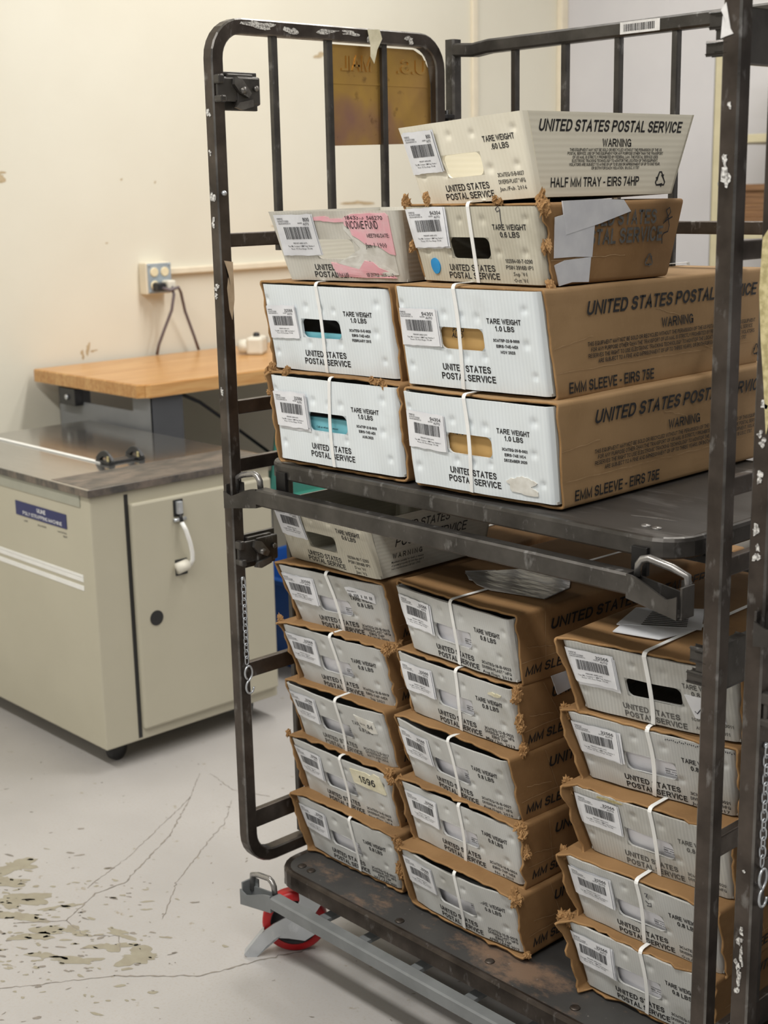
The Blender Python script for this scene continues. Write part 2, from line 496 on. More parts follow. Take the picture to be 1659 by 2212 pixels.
# ------------------------------------------------------------------ lettering: plain grotesque capitals drawn with strokes
def _ar(cx, cy, rx, ry, a0, a1, n=9):
    return [(cx + rx * math.cos(math.radians(a0 + (a1 - a0) * i / n)), cy + ry * math.sin(math.radians(a0 + (a1 - a0) * i / n))) for i in range(n + 1)]
_P = [(0, 0), (0, 1), (.52, 1)] + _ar(.60, .74, .40, .26, 90, -90) + [(.0, .48)]
_S = _ar(.5, .755, .48, .245, 22, 250, 9) + _ar(.5, .265, .5, .265, 78, -160, 11)
GL = {
 'A': (.74, [[(0, 0), (.5, 1), (1, 0)], [(.19, .34), (.81, .34)]]), 'B': (.70, [[(0, 0), (0, 1), (.5, 1)] + _ar(.56, .76, .38, .24, 90, -90) + [(0, .52), (.56, .52)] + _ar(.58, .26, .42, .26, 90, -90) + [(0, 0)]]),
 'C': (.74, [_ar(.5, .5, .5, .5, 38, 322, 18)]), 'D': (.74, [[(0, 0), (0, 1), (.42, 1)] + _ar(.45, .5, .55, .5, 90, -90, 12) + [(0, 0), (0, .2)]]),
 'E': (.64, [[(1, 1), (0, 1), (0, 0), (1, 0)], [(0, .52), (.9, .52)]]), 'F': (.60, [[(1, 1), (0, 1), (0, 0)], [(0, .50), (.86, .50)]]),
 'G': (.78, [_ar(.5, .5, .5, .5, 40, 345, 18) + [(1, .44), (.58, .44)], [(1, .44), (1, .0)]]), 'H': (.74, [[(0, 0), (0, 1)], [(1, 0), (1, 1)], [(0, .52), (1, .52)]]),
 'I': (.17, [[(.5, 0), (.5, 1)]]), 'J': (.54, [[(1, 1), (1, .30)] + _ar(.5, .30, .5, .30, 0, -170)]), 'K': (.74, [[(0, 0), (0, 1)], [(1, 1), (0, .36)], [(.34, .58), (1, 0)]]),
 'L': (.58, [[(0, 1), (0, 0), (1, 0)]]), 'M': (.86, [[(0, 0), (0, 1), (.5, .08), (1, 1), (1, 0)]]), 'N': (.75, [[(0, 0), (0, 1), (1, 0), (1, 1)]]),
 'O': (.80, [_ar(.5, .5, .5, .5, 90, 450, 24)]), 'P': (.68, [_P]), 'Q': (.80, [_ar(.5, .5, .5, .5, 90, 450, 24), [(.6, .28), (1, -.04)]]), 'R': (.74, [_P, [(.55, .48), (1, 0)]]),
 'S': (.68, [_S]), 'T': (.64, [[(0, 1), (1, 1)], [(.5, 1), (.5, 0)]]), 'U': (.73, [[(0, 1), (0, .32)] + _ar(.5, .32, .5, .32, 180, 360, 12) + [(1, 1)]]),
 'V': (.70, [[(0, 1), (.5, 0), (1, 1)]]), 'W': (.98, [[(0, 1), (.25, 0), (.5, .92), (.75, 0), (1, 1)]]), 'X': (.70, [[(0, 0), (1, 1)], [(0, 1), (1, 0)]]),
 'Y': (.70, [[(0, 1), (.5, .45), (1, 1)], [(.5, .45), (.5, 0)]]), 'Z': (.66, [[(0, 1), (1, 1), (0, 0), (1, 0)]]),
 '0': (.58, [_ar(.5, .5, .5, .5, 90, 450, 22)]), '1': (.40, [[(0, .74), (.62, 1), (.62, 0)]]), '2': (.58, [_ar(.5, .71, .48, .29, 170, -35, 10) + [(0, 0), (1, 0)]]),
 '3': (.58, [_ar(.46, .755, .46, .245, 155, -90, 10) + _ar(.46, .265, .54, .265, 90, -160, 11)]), '4': (.60, [[(.74, 0), (.74, 1), (0, .28), (1, .28)]]),
 '5': (.58, [[(.92, 1), (.18, 1), (.08, .50)] + _ar(.47, .32, .53, .32, 128, -155, 12)]), '6': (.58, [_ar(.5, .31, .5, .31, 180, 540, 18), _ar(.62, .42, .62, .58, 185, 68, 8)]),
 '7': (.56, [[(0, 1), (1, 1), (.32, 0)]]), '8': (.58, [_ar(.5, .76, .43, .24, 90, 450, 16), _ar(.5, .26, .5, .26, 90, 450, 16)]), '9': (.58, [_ar(.5, .69, .5, .31, 0, 360, 18), _ar(.38, .58, .62, .58, 5, -112, 8)]),
 '.': (.17, [[(.5, 0), (.5, .02)]]), ',': (.17, [[(.5, .02), (.3, -.12)]]), '-': (.34, [[(0, .40), (1, .40)]]), '/': (.40, [[(0, 0), (1, 1)]]), '*': (.26, [[(0, .75), (1, 1)], [(0, 1), (1, .75)]]),
 "'": (.17, [[(.5, 1), (.5, .8)]]), '(': (.28, [_ar(1.2, .5, 1.2, .62, 130, 230, 6)]), ')': (.28, [_ar(-.2, .5, 1.2, .62, 50, -50, 6)]), ':': (.17, [[(.5, 0), (.5, .02)], [(.5, .6), (.5, .62)]]),
 '$': (.64, [_S, [(.5, -.1), (.5, 1.1)]]), '\u00a7': (.5, [_S]), '|': (.16, [[(.5, 0), (.5, 1)]]), '~': (.40, [[(0, .35), (.2, .6), (.45, .3), (.7, .65), (1, .4)]]),
}
_sc = {}
def stroke_text(s, t, shear):
    key = (s, round(t, 3), round(shear, 3))
    if key in _sc: return _sc[key]
    V = []; F = []; x = 0.0
    for ch in s:
        if ch == ' ': x += .30; continue
        w, lines = GL[ch]
        iw = max(0.0, w - t)
        for L in lines:
            P = [Vector((x + t / 2 + p[0] * iw, t / 2 + p[1] * (1 - t))) for p in L]
            Q = [P[0]]
            for p in P[1:]:
                if (p - Q[-1]).length > 1e-4: Q.append(p)
            P = Q
            if len(P) < 2: continue
            closed = (P[0] - P[-1]).length < 1e-3
            if closed: P = P[:-1]
            else:
                P[0] = P[0] + (P[0] - P[1]).normalized() * t / 2; P[-1] = P[-1] + (P[-1] - P[-2]).normalized() * t / 2
            n = len(P); o = len(V)
            for i in range(n):
                a = P[i - 1] if (closed or i > 0) else None
                b = P[(i + 1) % n] if (closed or i < n - 1) else None
                d1 = (P[i] - a).normalized() if a is not None else None
                d2 = (b - P[i]).normalized() if b is not None else None
                if d1 is None: d1 = d2
                if d2 is None: d2 = d1
                n1 = Vector((-d1.y, d1.x)); n2 = Vector((-d2.y, d2.x)); m = n1 + n2
                if m.length < 1e-4: m = n1
                m.normalize(); k = min(2.2, 1 / max(.2, m.dot(n1)))
                V.append(P[i] + m * t / 2 * k); V.append(P[i] - m * t / 2 * k)
            for i in range(n if closed else n - 1):
                j = (i + 1) % n
                F.append((o + 2 * i, o + 2 * i + 1, o + 2 * j + 1, o + 2 * j))
        x += w + .105
    A = np.array([(p.x + shear * p.y, max(-.14, min(1.1, p.y))) for p in V]) if V else np.zeros((0, 2))
    _sc[key] = (A, F)
    return _sc[key]

def blob(n, rx, ry, seed, rag=0.35, rot=0.0):
    r = random.Random(seed); ph = [r.uniform(0, 6.28) for _ in range(6)]; am = [rag * r.uniform(0.3, 1) / (k + 1.3) for k in range(6)]
    out = []
    for i in range(n):
        a = 2 * math.pi * i / n
        q = 1 + sum(am[k] * math.sin((k + 2) * a + ph[k]) for k in range(6)) + rag * 0.18 * r.uniform(-1, 1)
        x, y = rx * q * math.cos(a), ry * q * math.sin(a)
        out.append((x * math.cos(rot) - y * math.sin(rot), x * math.sin(rot) + y * math.cos(rot)))
    return out
def shift(pts, a, b): return [(p + a, q + b) for p, q in pts]

def empty(name, loc, rz=0.0, ry=0.0, parent=None):
    o = bpy.data.objects.new(name, None)
    o.empty_display_size = 0.1
    o.location = loc; o.rotation_euler = (0, ry, rz)
    COL.objects.link(o)
    if parent is not None: o.parent = parent
    return o
def tag(o, label=None, cat=None, group=None, kind=None):
    if label: o['label'] = label
    if cat: o['category'] = cat
    if group: o['group'] = group
    if kind: o['kind'] = kind
    return o
def square(t, ch=0.12):
    h = t / 2; c = t * ch
    return [(h, -h + c), (h, h - c), (h - c, h), (-h + c, h), (-h, h - c), (-h, -h + c), (-h + c, -h), (h - c, -h)]
def rect(a, b, c=0.002):
    a /= 2; b /= 2
    return [(a, -b + c), (a, b - c), (a - c, b), (-a + c, b), (-a, b - c), (-a, -b + c), (-a + c, -b), (a - c, -b)]

# ------------------------------------------------------------------ mail trays
class Tray:
    """shape functions of one tray, local frame: origin bottom centre of the front face, x right, y back, z up"""
    def __init__(s, H, Wt, Wb, lean, L, lb, bulge=0.003, R=0.010, slump=0.0):
        s.H, s.Wt, s.Wb, s.lean, s.L, s.lb, s.bulge, s.R, s.slump = H, Wt, Wb, lean, L, lb, bulge, R, slump
        s.dimples = []; s.ph = (0, 0, 0); s.skew = 0.0
    def W(s, v): return s.Wb + (s.Wt - s.Wb) * v
    def yf(s, x, v):
        w = s.W(v) / 2
        y = -s.lean * v - s.bulge * (1 - min(1, (x / w) ** 2))
        u = x / w
        y += 0.0012 * math.sin(5 * u + s.ph[0]) * math.sin(4 * v + s.ph[1]) + 0.0006 * math.sin(13 * u + s.ph[2] + 5 * v)
        d = w - abs(x)
        if d < s.R:
            q = s.R - max(d, 0)
            y += s.R - math.sqrt(max(0, s.R * s.R - q * q))
        return y
    def front(s, a, b, off=0.0):
        return (a, s.yf(a, b / s.H) - off, b)
    def fuv(s, u, v, off=0.0):                 # u 0..1 across, v 0..1 up
        x = (u - 0.5) * s.W(v)
        return (x, s.yf(x, v) - off, v * s.H)
    def at(s, u, v): return ((u - 0.5) * s.W(v), v * s.H)
    def side(s, a, b, off=0.0):                # right side, a along depth, b up
        return (s.W(b / s.H) / 2 + off, a, b)

def lin(a, b, n): return [a + (b - a) * i / n for i in range(n + 1)]

def tub_mesh(mb, T, hole, seed, open_top, n=(84, 40)):
    """front panel with hand hole, side walls, back, bottom. materials: 0 front sheet, 1 side sheet"""
    u0, u1, v0, v1 = hole
    us = sorted(set(lin(-1, 1, n[0])) | set([u0, u1]) | set([-1 + 0.02 * i for i in range(6)]) | set([1 - 0.02 * i for i in range(6)]))
    vs = sorted(set(lin(0, 1, n[1])) | set([v0, v1]))
    # drop grid lines too close to the hole edges
    us = [u for u in us if u in (u0, u1) or min(abs(u - u0), abs(u - u1)) > 0.006]
    vs = [v for v in vs if v in (v0, v1) or min(abs(v - v0), abs(v - v1)) > 0.008]
    dm = [T.at(a, b) + (r,) for a, b, r in T.dimples]
    def P(u, v):
        w = T.W(v) / 2; x = u * w; z = v * T.H
        y = T.yf(x, v)
        for (dx, dz, r) in dm:
            q = ((x - dx) ** 2 + (z - dz) ** 2) / (r * r)
            if q < 6: y += 0.0034 * math.exp(-q * 0.9)
        if T.slump: z -= T.slump * v * v * (1 - u * u) ** 2
        return (x, y, z)
    mb.grid_fn(us, vs, P, 0, True, skip=lambda u, v: u0 < u < u1 and v0 < v < v1)
    # hand hole: rounded corners + thickness
    th = 0.0042
    def Q(u, v, d=0.0):
        p = P(u, v); return (p[0], p[1] + d, p[2])
    cu = 0.010 / (T.Wt / 2); cv = 0.010 / T.H
    loop = []
    for (cx, cy, sx, sy) in ((u0, v0, 1, 1), (u1, v0, -1, 1), (u1, v1, -1, -1), (u0, v1, 1, -1)):
        arc = []
        for k in range(5):
            a = k / 4 * math.pi / 2
            arc.append((cx + sx * cu * (1 - math.sin(a)), cy + sy * cv * (1 - math.cos(a))))
        # arc runs from the u direction point to the v direction point
        if (sx * sy) < 0: arc = arc[::-1]
        pts = [Q(*arc_p) for arc_p in arc]
        c0 = Q(cx, cy)
        mb.add([c0] + pts, [(0, i, i + 1) for i in range(1, len(pts))], 0, False)
        mb.add([c0] + pts, [(0, i + 1, i) for i in range(1, len(pts))], 0, False)
        loop += arc if True else arc
    # order loop around the hole
    mu, mv = (u0 + u1) / 2, (v0 + v1) / 2
    loop.sort(key=lambda p: math.atan2((p[1] - mv) * T.H, (p[0] - mu) * T.Wt / 2))
    k = len(loop)
    mb.add([Q(*p) for p in loop] + [Q(p[0], p[1], th) for p in loop],
           [(i, (i + 1) % k, k + (i + 1) % k, k + i) for i in range(k)], 0, False)
    # inner face of front panel
    iu = [-0.985, u0, u1, 0.985]; iv = [0.02, v0, v1, 1.0]
    def I(u, v):
        p = P(max(-0.9, min(0.9, u)), v); return (u * T.W(v) / 2 * 0.99, p[1] + th, p[2])
    fs = []; pv = [I(u, v) for v in iv for u in iu]
    for j in range(3):
        for i in range(3):
            if i == 1 and j == 1: continue
            fs.append((j * 4 + i, (j + 1) * 4 + i, (j + 1) * 4 + i + 1, j * 4 + i + 1))
    mb.add(pv, fs, 0)
    # top rim of the front panel
    a = [P(u, 1.0) for u in us]; k = len(a)
    mb.add(a + [(p[0] * 0.985, p[1] + th, p[2]) for p in a], [(i, i + 1, k + i + 1, k + i) for i in range(k - 1)], 0)
    # side walls / back / bottom as thick sheets
    H = T.H; t = 0.0042
    def slab(o, nrm, mat):
        nrm = Vector(nrm); oo = [Vector(p) for p in o]; ii = [p + nrm * t for p in oo]
        m = len(oo)
        mb.add(oo + ii, [tuple(range(m)), tuple(range(2 * m - 1, m - 1, -1))] + [(i, m + i, m + (i + 1) % m, (i + 1) % m) for i in range(m)], mat)
    yb0, yb1 = T.L, T.L + T.lb
    f0, f1 = T.R, T.R - T.lean
    for sx in (-1, 1):
        slab([(sx * T.Wb / 2, f0, 0), (sx * T.Wb / 2, yb0, 0), (sx * T.Wt / 2, yb1, H), (sx * T.Wt / 2, f1, H)][::sx], (-sx, 0, 0), 1)
    slab([(T.Wb / 2, yb0, 0), (-T.Wb / 2, yb0, 0), (-T.Wt / 2, yb1, H), (T.Wt / 2, yb1, H)], (0, -1, 0), 0)
    slab([(-T.Wb / 2, 0.004, 0), (-T.Wb / 2, yb0, 0), (T.Wb / 2, yb0, 0), (T.Wb / 2, 0.004, 0)], (0, 0, 1), 1)

def sleeve_mesh(mb, T, seed, fr=0.008, back=0.01, jit=0.003, arch=0.0, zt=0.006, z0=-0.0085, wob=0.002, clear=0.003, th=0.0036, fl=0.0):
    """open ended corrugated cardboard tube around a tray"""
    rnd = random.Random(seed)
    H = T.H
    def ring(c, hz):
        hb, ht = z0 + (th if hz else 0), H + zt - (th if hz else 0)
        wb, wt = T.Wb / 2 + c, T.Wt / 2 + c
        cs = [(-wb, hb), (wb, hb), (wt, ht), (-wt, ht)]
        rr = 0.007 if not hz else 0.004
        out = []
        for i in range(4):
            p = Vector(cs[i]); a = Vector(cs[i - 1]); b = Vector(cs[(i + 1) % 4])
            d1 = (a - p).normalized(); d2 = (b - p).normalized()
            for k in range(4):
                w = k / 3
                out.append(tuple(p + d1 * rr * (1 - w) ** 2 + d2 * rr * w ** 2))
            n = 22 if i in (0, 2) else 12
            q0 = p + d2 * rr; q1 = b - d2 * rr
            for k in range(1, n): out.append(tuple(q0 + (q1 - q0) * k / n))
        return out
    O = ring(clear + th, False); I = ring(clear, True)
    K = len(O)
    sd = rnd.uniform(0, 100)
    jf = []
    for k in range(K):
        x, z = O[k]
        j = jit * (noise.noise(Vector((x * 45, z * 45, sd))) * 1.3 + noise.noise(Vector((x * 160, z * 160, sd + 3))) * 0.7)
        if fl and x < -T.W(max(0, min(1, z / H))) / 2 * .93: j += fl * (1 + .4 * noise.noise(Vector((z * 60, sd, 1.0))))
        j += -jit * .8 * max(0, noise.noise(Vector((x * 300, z * 300, sd + 9))))
        jf.append(fr - T.lean * max(0, min(1, z / H)) + j)
    ys = [0, 0.004, 0.012, 0.03, 0.07, 0.14, 0.25, 0.4, 0.7, 1.0]
    Lb = T.L - back
    def row(R, t):
        out = []
        for k in range(K):
            x, z = R[k]
            y = jf[k] + (Lb + T.lb * z / H - jf[k]) * t if t > 0.08 else jf[k] + t * Lb
            f = max(0, 1 - t / 0.5)
            a = wob * (0.35 + f) * (noise.noise(Vector((x * 9, y * 7, z * 9 + sd))) + 0.5 * noise.noise(Vector((x * 28, y * 22, z * 28 + sd))))
            fx = 1 - min(1, abs(x) / (T.Wt / 2 + 0.01)) ** 4
            dz = a * (1 if (z > H * 0.9 or z < 0.01) else 0.2)
            dx = a * (1 if (z < H * 0.97 and z > 0.0) else 0.15)
            if z > H * 0.9: dz += arch * f * max(0, 1 - (x / (T.Wt / 2)) ** 2) - max(0, a)
            if z < 0.0: dz = min(0.004, abs(a)) * 0.5
            if x > 0: dx = min(dx, 0.001)
            out.append((x + dx, y, z + dz))
        return out
    vs = []; R = len(ys)
    for t in ys: vs += row(O, t)
    for t in ys: vs += row(I, t)
    fs = []
    for r in range(R - 1):
        for k in range(K):
            j = (k + 1) % K
            fs.append((r * K + k, r * K + j, (r + 1) * K + j, (r + 1) * K + k))
            b = R * K
            fs.append((b + r * K + k, b + (r + 1) * K + k, b + (r + 1) * K + j, b + r * K + j))
    for k in range(K):
        j = (k + 1) % K
        fs.append((k, R * K + k, R * K + j, j))
        e = (R - 1) * K
        fs.append((e + k, e + j, R * K + e + j, R * K + e + k))
    mb.add(vs, fs, 0, True)
    for i in range(len(mb.m)):
        if mb.m[i] == 0 and len(mb.f[i]) == 4 and i >= len(mb.f) - 2 * K and (i - (len(mb.f) - 2 * K)) % 2 == 0: mb.m[i] = 2

def tuft(mb, p, n, size, seed, mat=0, dirs=(0, -1, 0.3)):
    """crushed, torn lump of cardboard fibre at a corner"""
    import bmesh
    r = random.Random(seed); p = Vector(p); n = max(2, n // 3)
    for i in range(n):
        bm = bmesh.new(); bmesh.ops.create_icosphere(bm, subdivisions=3, radius=1.0)
        c = p + Vector((r.uniform(-1, 1), r.uniform(-.4, .4), r.uniform(-1, 1))) * size * .28
        ax = Vector((size * r.uniform(.16, .30), size * r.uniform(.18, .30), size * r.uniform(.26, .48)))
        R = Matrix.Rotation(r.uniform(-.5, .5), 3, 'Y') @ Matrix.Rotation(r.uniform(-.5, .5), 3, 'Z')
        o = Vector((r.uniform(0, 50), r.uniform(0, 50), r.uniform(0, 50)))
        for q in bm.verts:
            d = q.co.copy()
            d2 = Vector((d.x * 2.6, d.y * 2.6, d.z * 1.1))
            k = 1 + .6 * (abs(noise.noise(d2 + o)) * 2 - .5) + .35 * (abs(noise.noise(d2 * 2.3 + o)) * 2 - .4)
            v = R @ Vector((d.x * ax.x, d.y * ax.y, d.z * ax.z))
            q.co = c + v * max(.3, k)
        mb.bm(bm, mat, False)

def recycle(mb, fn, u, v, r, mat, off):
    for k in range(3):
        a0 = math.radians(90 + 120 * k)
        def pt(x, y):
            return (u + r * (x * math.cos(a0 - math.pi / 2) - y * math.sin(a0 - math.pi / 2)), v + r * (x * math.sin(a0 - math.pi / 2) + y * math.cos(a0 - math.pi / 2)))
        # one bent arrow: up one flank, over the apex and part of the way down
        poly = 0 and [(-0.52, 0.12), (-0.17, 0.86), (0.17, 0.86), (0.42, 0.42), (0.58, 0.52), (0.52, -0.02), (0.02, 0.16), (0.18, 0.26), (0.02, 0.52), (-0.28, -0.02), (-0.52, 0.12)]
        mb.strokes([[pt(*q) for q in ((-.42, .22), (-.14, .74), (.14, .74), (.31, .44))]], fn, r * 0.17, mat, off)
        mb.add([fn(*pt(*q), off) for q in ((.10, .44), (.42, .06), (.56, .52))], [(0, 1, 2)], mat)

def strap_mesh(mb, T, ut, ub, seed, w=0.0066, top=0.0075, th=0.0009, wave=0.004, loose=0.0):
    r = random.Random(seed); ph = r.uniform(0, 6)
    pts = []; N = 16
    # up the front
    for i in range(N + 1):
        v = i / N
        x = (ub + (ut - ub) * v - 0.5) * T.W(v) + wave * math.sin(v * math.pi) * (1 if r else 1) + 0.0010 * math.sin(3.0 * v + ph)
        y = T.yf(x, v) - 0.0016 - loose * math.sin(v * math.pi)
        pts.append((x, y, v * T.H))
    xt = pts[-1][0]; y0 = pts[-1][1]; z1 = T.H + top
    pts += [(xt, y0 + 0.0006, T.H + top * 0.45), (xt, y0 + 0.003, T.H + top * 0.85), (xt, y0 + 0.008, z1)]
    for k in range(1, 9): pts.append((xt - 0.002 * k / 8, y0 + 0.008 + (T.L + T.lb - y0) * k / 8.0, z1 + 0.0004))
    pts += [(xt, T.L + T.lb + 0.012, T.H * 0.97), (xt, T.L + 0.012, 0.0)]
    pts = [(ptx, pty, ptz) for ptx, pty, ptz in pts]
    vs = []
    for i, p in enumerate(pts):
        a = Vector(pts[max(0, i - 1)]); b = Vector(pts[min(len(pts) - 1, i + 1)])
        t = (b - a).normalized(); s = Vector((1, 0, 0)); s = (s - t * s.dot(t)).normalized(); n = s.cross(t).normalized()
        P = Vector(p)
        vs += [P - s * w / 2 + n * th / 2, P + s * w / 2 + n * th / 2, P + s * w / 2 - n * th / 2, P - s * w / 2 - n * th / 2]
    fs = []
    for i in range(len(pts) - 1):
        for k in range(4):
            fs.append((4 * i + k, 4 * i + (k + 1) % 4, 4 * i + 4 + (k + 1) % 4, 4 * i + 4 + k))
    fs += [(3, 2, 1, 0), tuple(4 * (len(pts) - 1) + k for k in range(4))]
    mb.add(vs, fs, 0, False)

def label_mesh(mb, T, cx, cy, w, h, code, rot, seed, layers=2):
    """printed routing label; materials 0 paper, 1 print"""
    r = random.Random(seed)
    ca, sa = math.cos(rot), math.sin(rot)
    curl = r.uniform(0.001, 0.004); cs = r.choice((-1, 1))
    def mk(dx, dy, lift, ws, hs):
        def fn(a, b, off=0.0):
            x = cx + (a * ws + dx) * ca - (b * hs + dy) * sa; y = cy + (a * ws + dx) * sa + (b * hs + dy) * ca
            x2 = max(-T.W(y / T.H) / 2 + 0.001, min(T.W(y / T.H) / 2 - 0.001, x))
            p = T.front(x2, y)
            q = a / w + 0.5; e = b / h
            lf = lift + curl * max(0, q - 0.55) ** 2 * 4 * (0.6 + cs * e)
            return (p[0], p[1] - 0.0012 - lf - off, p[2])
        return fn
    for k in range(layers):
        d = layers - 1 - k
        f = mk(0.0025 * d * r.uniform(0.3, 1.4), -0.002 * d * r.uniform(-1, 1.4), 0.0011 * k, 1, 1)
        us = lin(-w / 2, w / 2, 10); vs = lin(-h / 2, h / 2, 4)
        rag = [r.uniform(-0.0008, 0.0008) for _ in range(60)]
        def g(a, b, ff=f):
            i = int((a + w / 2) / w * 10 + 0.5); 
            bb = b + (rag[i] if abs(abs(b) - h / 2) < 1e-6 else 0)
            return ff(a, bb)
        mb.grid_fn(us, vs, g, 0, False)
        def g2(a, b, ff=f):
            p = g(a, b, ff); return (p[0], p[1] + 0.0005, p[2])
        nu = 11
        mb.grid_fn(us[::-1], vs, g2, 0, False)
    f = mk(0, 0, 0.0011 * (layers - 1), 1, 1)
    o = 0.0004
    X = lambda q: -w / 2 + q * w
    Y = lambda q: h / 2 - q * h
    for s, x, y, hh, ww, al in (('PSPBTXZ', .08, .10, .045, .16, 'L'), ('5D LTR AUTO TO SCHEME', .08, .16, .045, .30, 'L'), ('MAILING SERVICES, CA', .08, .215, .035, .34, 'L'),
                                (code, .93, .13, .095, .055 * len(code), 'R'), ('AUTO', .90, .235, .065, .16, 'R'), ('MAILHOUSE', .66, .21, .035, .12, 'C'),
                                ('PRESORT MIXED AUTO', .53, .70, .035, .36, 'C'), ('Tray: MA, Container 1 (MM Tray), Number 1', .53, .77, .042, .70, 'C'), ('Pieces: 173, Piece Range: 173-346', .53, .835, .042, .56, 'C')):
        mb.text(s, f, X(x), Y(y), hh * h, 1, width=ww * w, align=al, res=1, off=o, bold=0.006)
    # bar code
    x = 0.20; y0, y1 = .30, .60
    while x < 0.88:
        bw = r.choice((0.006, 0.006, 0.011, 0.018)); 
        a, b = X(x), X(min(x + bw, 0.88))
        mb.add([f(a, Y(y1), o), f(b, Y(y1), o), f(b, Y(y0), o), f(a, Y(y0), o)], [(0, 1, 2, 3)], 1)
        x += bw + r.choice((0.006, 0.008, 0.013))

def sticker(T, poly, mats, texts, parent, name, label=None, fn=None, t=0.0017, strokes=None):
    mb = MB(); mb.skew = T.skew; fn = fn or T.front
    mb.plate(poly, fn, t, 0, -0.0004)
    for (s, u, v, h, w, extra) in texts:
        mb.text(s, fn, u, v, h, 1, width=w, off=t + 0.0004, res=1, **extra)
    if strokes:
        for pl, w in strokes: mb.strokes(pl, fn, w, 1, t + 0.0004)
    o = mb.build(name, mats, parent)
    if label: o['label'] = label
    return o

DIMS = {
 'emm': [(.04, .84), (.36, .755), (.475, .74), (.585, .73), (.905, .835), (.355, .33), (.475, .33), (.60, .335), (.89, .49), (.06, .20), (.925, .19)],
 'mm': [(.41, .83), (.585, .82), (.94, .77), (.67, .37), (.89, .35), (.06, .30)],
 'half': [(.42, .83), (.60, .83), (.91, .83), (.11, .40), (.30, .39), (.68, .40), (.89, .40)],
}
HOLES = {'emm': (.30, .615, .40, .62), 'mm': (.325, .65, .33, .60), 'half': (.315, .63, .32, .60)}
WARN_EMM = ['THIS EQUIPMENT MAY NOT BE SOLD OR RECYCLED WITHOUT THE PERMISSION OF THE US POTAL SERVICE. USE OF THIS EQUIPMENT',
            'FOR ANY PURPOSE OTHER THAN THE TRANSPORT OF US MAIL IS STRICTLY PROHIBITED BY FEDERAL LAW. THE POSTAL SERVICE',
            'RESERVES THE RIGHT TO USE ELECTRONIC TRACKING TECHNOLOGY TO MONITOR THE LOCATION OF THIS EQUIPMENT. VIOLATORS',
            'ARE SUBJECT TO A FINE AND IMPRISONMENT OF UP TO THREE YEARS, OR BOTH FOR EACH VIOLATION. 18 U.S.C. 1707.']
WARN_HALF = ['THIS EQUIPMENT MAY NOT BE SOLD OR RECYCLED WITHOUT THE PERMISSION OF THE US', 'POSTAL SERVICE. USE OF THIS EQUIPMENT FOR ANY PURPOSE OTHER THAN THE TRANSPORT',
             'OF US MAIL IS STRICTLY PROHIBITED BY FEDERAL LAW. THE POSTAL SERVICE USES', 'ELECTRONIC TRACKING TECHNOLOGY TO MONITOR THE LOCATION OF THIS EQUIPMENT.',
             'VIOLATORS ARE SUBJECT TO A FINE OF UP TO $1,000 OR IMPRISONMENT OF UP TO ONE YEAR,', 'OR BOTH FOR EACH VIOLATION. 18 U.S.C. § 1707']
WPARA = [.60, .63, .57, .58, .62, .33]

